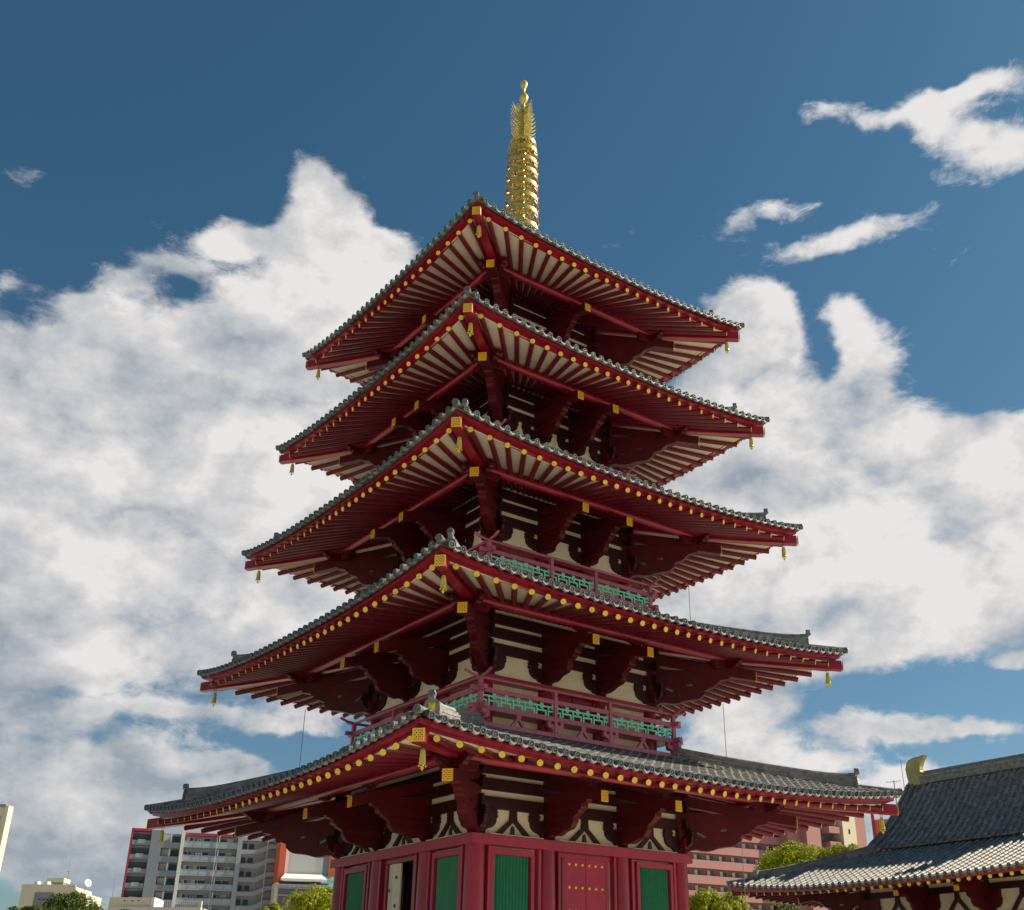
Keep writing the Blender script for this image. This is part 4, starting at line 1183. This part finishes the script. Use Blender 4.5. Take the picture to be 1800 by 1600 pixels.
def grey_flats():
    B = Site('apartment_block', 'grey apartment block with red trim, glass fronted balconies and zigzag outside stairs', 'apartment block', (-52.178,124.592,0), radians(17), 1.55)
    rnd = random.Random(4); F = 1.873; rb = [21.49-F*k for k in range(9)]
    wall = B.boxes('wall', M['conc_l'], [(-.15,19.95,1.0,9,0,23.2)])
    B.boxes('corner_pier', M['conc'], [(2.45,3.95,-.2,1.2,0,23.45)]); B.boxes('white_fin', M['white'], [(6.45,6.92,-.35,1.2,0,23.8)]); B.boxes('stair_pier', M['conc_l'], [(14.2,14.85,-.25,1.2,0,23.0)])
    B.boxes('red_side_wall', M['brickred'], [(-.25,.02,-.1,1.3,0,23.55)]); B.boxes('roof_trim', M['brickred'], [(-.2,2.44,-.1,1.5,23.25,23.6),(6.93,14.1,.2,1.6,22.95,23.35)])
    for z in rb:
        # end balconies
        b = B.boxes('balcony', M['conc'], [(0.03,2.44,-.05,.05,z-.02,z+.55),(.03,2.44,.06,1.0,z-.10,z-.021)])
        B.boxes('balcony_glass', M['glass'], [(.75,1.75,-.09,-.055,z+.12,z+.66)], b)
        B.boxes('balcony_back', M['grey_d'], [(.1,2.44,.93,.995,z+.15,z+1.5)]); 
        b = B.boxes('balcony', M['conc'], [(3.96,6.44,-.15,-.05,z-.30,z+.42),(3.96,6.44,-.049,1.0,z-.38,z-.301)])
        w = B.boxes('window', M['window'], [(5.35,6.3,.9,.99,z+.45,z+1.35)]); B.boxes('window_post', M['white'], [(5.05,5.2,-.12,0,z+.421,z+1.48)])
        B.boxes('balcony_back', M['creamw'], [(4.1,5.04,.9,.99,z+.3,z+1.4)])
        # long glazed balconies
        b = B.boxes('balcony', M['conc_l'], [(6.93,14.19,-.12,1.0,z-.14,z+.04),(6.93,14.19,-.14,-.09,z+.66,z+.72)]+[(6.95+1.2*q,7.0+1.2*q,-.13,-.09,z+.041,z+.659) for q in range(7)])
        B.boxes('balcony_glass', M['glass'], [(7.02+1.2*q,8.13+1.2*q,-.12,-.10,z+.06,z+.64) for q in range(6)], b)
        B.boxes('balcony_divider', M['white'], [(11.6,11.7,-.05,.99,z+.045,z+1.6)])
        for x0,x1 in ((7.2,8.0),(8.5,10.4),(11.9,13.6)):
            w = B.boxes('window', M['window'], [(x0,x1,.93,.99,z+.15,z+1.30)]); B.boxes('window_frame', M['white'], [((x0+x1)/2-.04,(x0+x1)/2+.04,.90,.925,z+.15,z+1.3),(x0,x1,.90,.924,z+1.26,z+1.31)], w)
        for x in (2.1, ):
            if rnd.random() < .7: B.boxes('air_conditioner', M['white'], [(x-.35,x+.15,.5,.8,z+.02,z+.5)])
        for x in (7.25, 10.6, 13.0):
            if rnd.random() < .6: B.boxes('air_conditioner', M['white'], [(x,x+.55,.45,.8,z+.05,z+.55)])
        for x in (8.6, 12.2):
            if rnd.random() < .5: B.boxes('laundry', rnd.choice([M['creamw'], M['conc'], M['pink']]), [(x+.35*q_, x+.35*q_+.26, .2,.23, z+.55, z+1.1) for q_ in range(3)])
        for x0,x1 in ((7.2,7.6),(8.5,9.1),(12.8,13.6)):
            if rnd.random() < .6: B.boxes('curtain', M['creamw'], [(x0+.03,x1,.905,.929,z+.15,z+1.25)])
        # outside stairs: level parapet, sloping flight, level landing
        k = B.mb()
        def slab(pts, v0, v1):
            k.prism([pts], lambda u,v,w: (u, (v0+v1)/2+w, v), (v1-v0)/2)
        slab([(14.86,z-.75),(17.3,z-.70),(18.9,z+.10),(20.0,z+.16),(20.0,z+.72),(18.6,z+.66),(17.0,z-.12),(14.86,z-.18)], -.15, -.05)
        st = k.build('stair_parapet', M['conc_l'], B.root)
        B.boxes('window', M['window'], [(15.9,16.6,.9,.99,z+.05,z+.75)]); B.boxes('window', M['window'], [(15.0,15.6,.9,.99,z+.05,z+.75)])
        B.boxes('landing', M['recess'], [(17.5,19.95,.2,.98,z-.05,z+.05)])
    B.boxes('downpipe', M['white'], [(18.35,18.42,-.25,-.18,0,22.9),(11.3,11.36,-.2,-.15,0,22.9)])
    B.boxes('roof_parapet', M['conc_l'], [(14.2,19.95,.2,1.5,22.6,23.0)])
grey_flats()

def clinic():
    B = Site('white_building', 'white ribbed building with orange edge and pale canopy over a railed terrace', 'building', (-52.178,124.592,0), radians(17), 1.50)
    B.boxes('wall', M['white'], [(21.1,26.5,.0,8,17.3,24)] + [(21.9+.28*q,21.93+.28*q,-.03,0,17.9,23.9) for q in range(16)])
    B.boxes('orange_wall', M['orange'], [(20.2,21.09,-.3,8,17.2,24)]); B.boxes('orange_wall', M['orange'], [(27.3,28.4,-.2,8,18.2,24)]); B.boxes('grey_strip', M['conc'], [(26.51,27.29,-.05,8,18.0,24)])
    k = B.mb(); k.hexa([(20.5,-2.2,17.2),(27.0,-2.2,17.2),(26.4,-.3,18.0),(21.2,-.3,18.0),(20.5,-2.2,17.5),(27.0,-2.2,17.5),(26.4,-.3,18.3),(21.2,-.3,18.3)]); k.build('canopy', M['white'], B.root)
    k = B.mb(); k.hexa([(27.01,-2.2,17.1),(28.2,-1.0,17.1),(28.2,-.2,17.9),(26.5,-.2,17.9),(27.01,-2.2,17.5),(28.2,-1.0,17.5),(28.2,-.2,18.1),(26.5,-.2,18.1)]); k.build('awning', M['green_aw'], B.root)
    B.boxes('terrace_wall', M['grey_d'], [(20.4,27.6,.2,7,15.0,17.2)]); B.boxes('terrace_floor', M['conc_l'], [(20.3,27.6,-1.6,.2,16.2,16.34)])
    r = B.boxes('terrace_rail', M['white'], [(20.4,27.5,-1.6,-1.54,16.72,16.78)]+[(20.4+.7*q,20.45+.7*q,-1.59,-1.55,16.341,16.72) for q in range(11)])
    B.boxes('rail_panel', M['glass'], [(20.47+.7*q,21.08+.7*q,-1.585,-1.57,16.4,16.70) for q in range(10)], r)
    B.boxes('lower_wall', M['grey_d'], [(20.4,27.6,-1.5,6,0,16.19)]); B.boxes('band', M['conc_l'], [(20.35,27.6,-1.58,-1.51,15.25,15.4)]); B.boxes('window', M['glass'], [(21.6,22.5,-1.56,-1.51,13.5,14.7)])
    B.boxes('lean_to_wall', M['creamw'], [(19.9,20.39,-1.4,3,0,17.0)])
clinic()

def pink_flats():
    B = Site('apartment_block', 'pink apartment block with banded balconies and a taller tower to its right', 'apartment block', (26.689,130.689,0), radians(31), 1.40)
    F = 2.15
    B.boxes('wall', M['pink_d'], [(-4,18.5,.9,9,0,25.2)])
    B.boxes('roof_slab', M['pink'], [(-4,18.4,-.2,9,25.2,25.5)])
    for k in range(9):
        z = 22.75+F-F*k
        B.boxes('balcony', M['pink'], [(-4,18.3,-.1,.0,z-1.15,z),(-4,18.3,.001,.9,z-1.15,z-1.05)])
        for q in range(9):
            x = -3.6+2.45*q
            w = B.boxes('window', M['window'], [(x,x+1.3,.84,.89,z+.02,z+.78)]); B.boxes('window_frame', M['white'], [(x-.06,x+.5,.80,.835,z+.02,z+.80)], w)
    B.boxes('end_wall', M['pink_d'], [(18.31,21.3,-1.6,9,0,26.4)]); B.boxes('tower_wall', M['pink'], [(21.31,24.4,-2.8,9,0,30)])
    B.boxes('tower_core', M['grey_d'], [(24.41,28.0,-1.4,9,0,30)])
    for k in range(6):
        z = 26.9-2.3*k; B.boxes('balcony', M['pink'], [(26.0,28.9,-3.2,-1.0,z-1.0,z)])
    for k in range(5): B.boxes('window', M['window'], [(24.9,26.2,-1.46,-1.41,27.2-2.3*k,28.5-2.3*k)])
    B.boxes('cream_wall', M['creamw'], [(28.91,31.9,-3.4,9,0,30)]); B.boxes('window', M['window'], [(30.2,30.5,-3.45,-3.41,26,26.7)]); B.boxes('window', M['window'], [(30.6,30.9,-3.45,-3.41,23.8,24.5)])
    B.boxes('right_wall', M['pink'], [(31.91,34.6,-3.0,9,0,30)])
pink_flats()

def low_house():
    B = Site('rooftop_house', 'low beige building with two white roof tanks and a shed top', 'building', (-41.166,64.804,0), .05, 1.0)
    B.boxes('wall', M['creamw'], [(-.36,4.05,0,5,0,10.62)]); B.boxes('side_wing', M['creamw'], [(4.06,4.98,.4,5,0,10.1)])
    B.boxes('roof_parapet', M['creamw'], [(-.38,4.07,-.04,.1,10.5,10.78)])
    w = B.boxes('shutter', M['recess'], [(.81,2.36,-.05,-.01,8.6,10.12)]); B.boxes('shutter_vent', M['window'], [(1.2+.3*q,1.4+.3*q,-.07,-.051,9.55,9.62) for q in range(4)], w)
    for x in (.68,1.50):
        k = B.mb(); k.lathe([(.26,10.6),(.27,10.98),(.22,11.06)], (x,.6,0), 16); k.build('water_tank', M['white'], B.root, smooth=40)
    B.boxes('shed_roof', M['creamw'], [(1.3,2.75,.8,2.6,11.05,11.4)]); B.boxes('shed_wall', M['conc'], [(1.9,2.7,.9,2.5,10.5,11.049)])
    # dish
    D = Site('satellite_dish', 'white satellite dish on the low beige building', 'satellite dish', (-41.166,64.804,0), .05, 1.0)
    k = D.mb(); c = Vector((4.95,.3,10.95)); ax = Vector((.75,-.65,.25)).normalized()
    k.lathe([(.0,-.08),(.15,-.06),(.28,.0),(.33,.06),(.31,.06),(.15,-.04),(.0,-.06)], c, 18, ax); k.build('dish', M['white'], D.root, smooth=50)
    k = D.mb(); k.tube([c, (4.75,.4,10.4), (4.75,.4,10.0)], .03, 6); k.tube([c+Vector((.0,0,-.3)), c+ax*.35], .015, 5); k.build('mount', M['steel'], D.root)
    A = Site('roof_mast', 'thin whip mast above the low beige building', 'mast', (-41.166,64.804,0), .05, 1.0, 'thin roof masts')
    k = A.mb(); k.tube([(3.04,1,10.4),(2.9,1,13.0)], [.02,.01], 5); k.tube([(2.75,1,11.9),(3.15,1,11.95)], .01, 4); k.build('pole', M['grey_d'], A.root)
    A = Site('roof_mast', 'thin whip mast left of the grey apartment block', 'mast', (-41.166,64.804,0), .05, 1.0, 'thin roof masts')
    k = A.mb(); k.tube([(7.04,1,8.5),(6.95,1,11.5)], [.02,.01], 5); k.build('pole', M['grey_d'], A.root)
    W = Site('roof_terrace', 'long beige roof parapet with white railing in front of the grey flats', 'roof terrace', (-41.166,64.804,0), .05, 1.0)
    W.boxes('parapet', M['pinkstone'], [(7.4,14.9,-.4,.2,0,9.02)]); W.boxes('penthouse_wall', M['creamw'], [(6.92,10.45,.6,4,0,9.85)]); W.boxes('penthouse_end', M['white'], [(10.46,10.72,.5,4,0,9.86)])
    W.boxes('wall_vent', M['grey_d'], [(8.1,8.3,.57,.599,9.55,9.62),(8.75,8.95,.57,.599,9.55,9.62),(9.25,9.45,.57,.599,9.55,9.62)])
    r = W.boxes('railing', M['white'], [(10.8,14.7,.8,.84,9.58,9.63)]+[(10.8+.16*q,10.83+.16*q,.81,.83,9.0,9.58) for q in range(25)]); W.boxes('railing_post', M['creamw'], [(14.4,14.7,.7,1,0,9.6)])
    W.boxes('terrace_roof', M['conc'], [(10.73,15,.3,5,0,9.0)])
M['pinkstone'] = mat('pinkish_parapet', (0.60,0.52,0.46), 0.8, var=.06)
low_house()
def left_tower():
    B = Site('office_building', 'cream edged building cut by the left edge of the photo', 'building', (-59.373,100.547,0), 0.0, 1.3)
    B.boxes('wall', M['creamw'], [(-8,-.46,0,1.1,0,22.6)]); B.boxes('edge_pier', M['creamw'], [(-.45,-.05,-.15,1.2,0,22.8)]); B.boxes('roof_cap', M['conc'], [(-8,-.46,-.1,1.1,22.61,22.95)])
    for k in range(8): B.boxes('window', M['window'], [(-2.2,-.85,-.05,-.01,19.9-2.2*k,21.6-2.2*k)])
left_tower()
def red_sign():
    B = Site('red_building', 'narrow red and orange building just behind the gold bell and hall roof', 'building', (42.96,96.04,0), radians(-20), 1.3)
    B.boxes('wall', M['orange'], [(.35,2.4,0,3,0,21.2)]); B.boxes('edge_pier', M['brickred'], [(0,.34,-.1,3,0,21.9)]); B.boxes('edge_pier', M['brickred'], [(2.41,2.7,-.1,3,0,21.9)])
red_sign()
A = empty('television_antenna', (29.5,47.8,0), 0, 'small television antenna on a pole behind the hall roof', 'antenna')
k = MB(); k.tube([(0,0,0),(.02,0,17.05)], .035, 6); k.build('pole', M['grey_d'], A)
k = MB()
for z, dx in ((16.95,.55),(16.4,.6)):
    k.tube([(-dx,.1,z-.05),(dx,-.1,z+.06)], .015, 5)
    for q in range(5): k.tube([(-dx+.25*q,-.25,z-.03),(-dx+.25*q,.25,z-.03)], .010, 4)
k.build('antenna_element', M['grey_d'], A)
A = empty('radio_mast', (30.2,47.6,0), 0, 'tall thin mast left of the gold ridge horn', 'mast'); k = MB(); k.tube([(.05,0,0),(0,0,18.6)], [.05,.02], 6); k.build('pole', M['grey_d'], A)

# ------------------------------------------------------------ trees
def leafmat(name, c1, c2):
    m = bpy.data.materials.new(name); m.use_nodes = True; nt = m.node_tree; b = nt.nodes['Principled BSDF']
    b.inputs['Roughness'].default_value = .55; b.inputs['Specular IOR Level'].default_value = .3
    gm = nt.nodes.new('ShaderNodeNewGeometry'); r = nt.nodes.new('ShaderNodeValToRGB')
    r.color_ramp.elements[0].color = (*c1,1); r.color_ramp.elements[1].color = (*c2,1)
    nt.links.new(gm.outputs['Random Per Island'], r.inputs['Fac']); nt.links.new(r.outputs['Color'], b.inputs['Base Color'])
    tr = nt.nodes.new('ShaderNodeBsdfTranslucent'); nt.links.new(r.outputs['Color'], tr.inputs['Color'])
    mx = nt.nodes.new('ShaderNodeMixShader'); mx.inputs[0].default_value = .35
    nt.links.new(b.outputs[0], mx.inputs[1]); nt.links.new(tr.outputs[0], mx.inputs[2]); nt.links.new(mx.outputs[0], nt.nodes['Material Output'].inputs[0])
    return m
M['leaf_y'] = leafmat('young_camphor_leaves', (.16,.22,.010), (.46,.46,.012))
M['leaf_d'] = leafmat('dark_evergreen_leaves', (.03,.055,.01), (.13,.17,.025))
M['bark'] = mat('brown_bark', (.10,.07,.045), .9, var=.3, bump=.4)
def tree(name, label, cat, x, y, top, rx, rz, lm, seed, nl=26, leaf=.17, dens=1.0, grp=None):
    rnd = random.Random(seed); T = empty(name, (x,y,0), 0, label, cat, grp)
    cz = top-rz; k = MB(); lumps = []
    for i in range(nl):
        th = rnd.uniform(0,2*pi); ph = math.asin(rnd.uniform(-.55,1)); q = rnd.uniform(.62,.86)
        r = rnd.uniform(.22,.36)*rx
        lumps.append((Vector((cos(th)*cos(ph)*rx*q, sin(th)*cos(ph)*rx*q, cz+sin(ph)*(rz-r*.8)*min(1,q*1.15))), r))
    vs = []; fs = []
    for C, r in lumps:
        n = int(420*dens*(r/1.0)**1.3/ (leaf/.17)**2)+120
        for j in range(n):
            u = Vector((rnd.gauss(0,1), rnd.gauss(0,1), rnd.gauss(0,1)+.25)).normalized()
            p = C+u*r*rnd.uniform(.78,1.08)*Vector((1,1,1)).x
            nn = (u+Vector((rnd.gauss(0,.5), rnd.gauss(0,.5), rnd.gauss(0,.5)))).normalized()
            a = nn.orthogonal().normalized(); bb = nn.cross(a); an = rnd.uniform(0,pi); a, bb = a*cos(an)+bb*sin(an), bb*cos(an)-a*sin(an)
            s1 = leaf*rnd.uniform(.6,1.2); s2 = s1*.55; o = len(vs)
            vs += [p-a*s1*.6, p+bb*s2*.5, p+a*s1*.6, p-bb*s2*.5]; fs.append((o,o+1,o+2,o+3))
    me = bpy.data.meshes.new('crown'); me.from_pydata([tuple(v) for v in vs], [], fs); me.materials.append(lm)
    o = bpy.data.objects.new('crown', me); S.collection.objects.link(o); o.parent = T
    k.tube([(0,0,-.1),(.05,.03,cz*.5),(0,0,cz-rz*.3)], [.05*rx+.10,.04*rx+.07,.03*rx+.04], 10)
    for C, r in lumps[:12]: k.tube([(0,0,cz-rz*.5), C*.5+Vector((0,0,(cz-rz*.5)*.5)), C], [.022*rx+.03,.03,.02], 6)
    k.build('trunk', M['bark'], T, smooth=50)
tree('evergreen_tree','dark green tree in front of the low beige building','tree',-25.6,33.2,7.5,2.0,1.6,M['leaf_d'],3,30,.15,grp='dark evergreens along the bottom edge')
tree('evergreen_tree','darker low tree right of the dark green tree, before the beige terrace','tree',-22.9,34.0,6.7,1.4,1.1,M['leaf_d'],5,18,.14,grp='dark evergreens along the bottom edge')
tree('evergreen_shrub','dark shrub left of the low beige building','shrub',-22.0,18.5,5.75,1.2,.7,M['leaf_d'],8,20,.12,grp='dark evergreens along the bottom edge')
tree('evergreen_shrub','dark shrub at the bottom left corner of the photo','shrub',-15.7,-.4,4.15,.7,.6,M['leaf_d'],9,16,.10,grp='dark evergreens along the bottom edge')
tree('leafy_tree','small yellow green tree below the zigzag stairs','tree',-15.5,41.3,7.6,.9,1.0,M['leaf_y'],11,18,.14,grp='yellow green trees around the precinct')
tree('leafy_tree','bushy yellow green tree left of the lower pagoda columns','tree',-10.9,32.4,8.05,2.0,1.7,M['leaf_y'],12,34,.14,1.2,grp='yellow green trees around the precinct')
tree('leafy_tree','bright yellow green tree between pagoda columns and hall roof corner','tree',10.8,23.8,7.25,1.75,1.5,M['leaf_y'],14,34,.12,1.3,grp='yellow green trees around the precinct')
tree('leafy_tree','large yellow green tree behind the lower hall roof','tree',23.0,55.0,13.55,3.3,2.9,M['leaf_y'],16,46,.20,1.1,grp='yellow green trees around the precinct')
tree('leafy_tree','smaller yellow green tree just right of the large one behind the lower hall roof','tree',27.0,53.8,13.25,2.6,2.5,M['leaf_y'],17,34,.20,1.1,grp='yellow green trees around the precinct')
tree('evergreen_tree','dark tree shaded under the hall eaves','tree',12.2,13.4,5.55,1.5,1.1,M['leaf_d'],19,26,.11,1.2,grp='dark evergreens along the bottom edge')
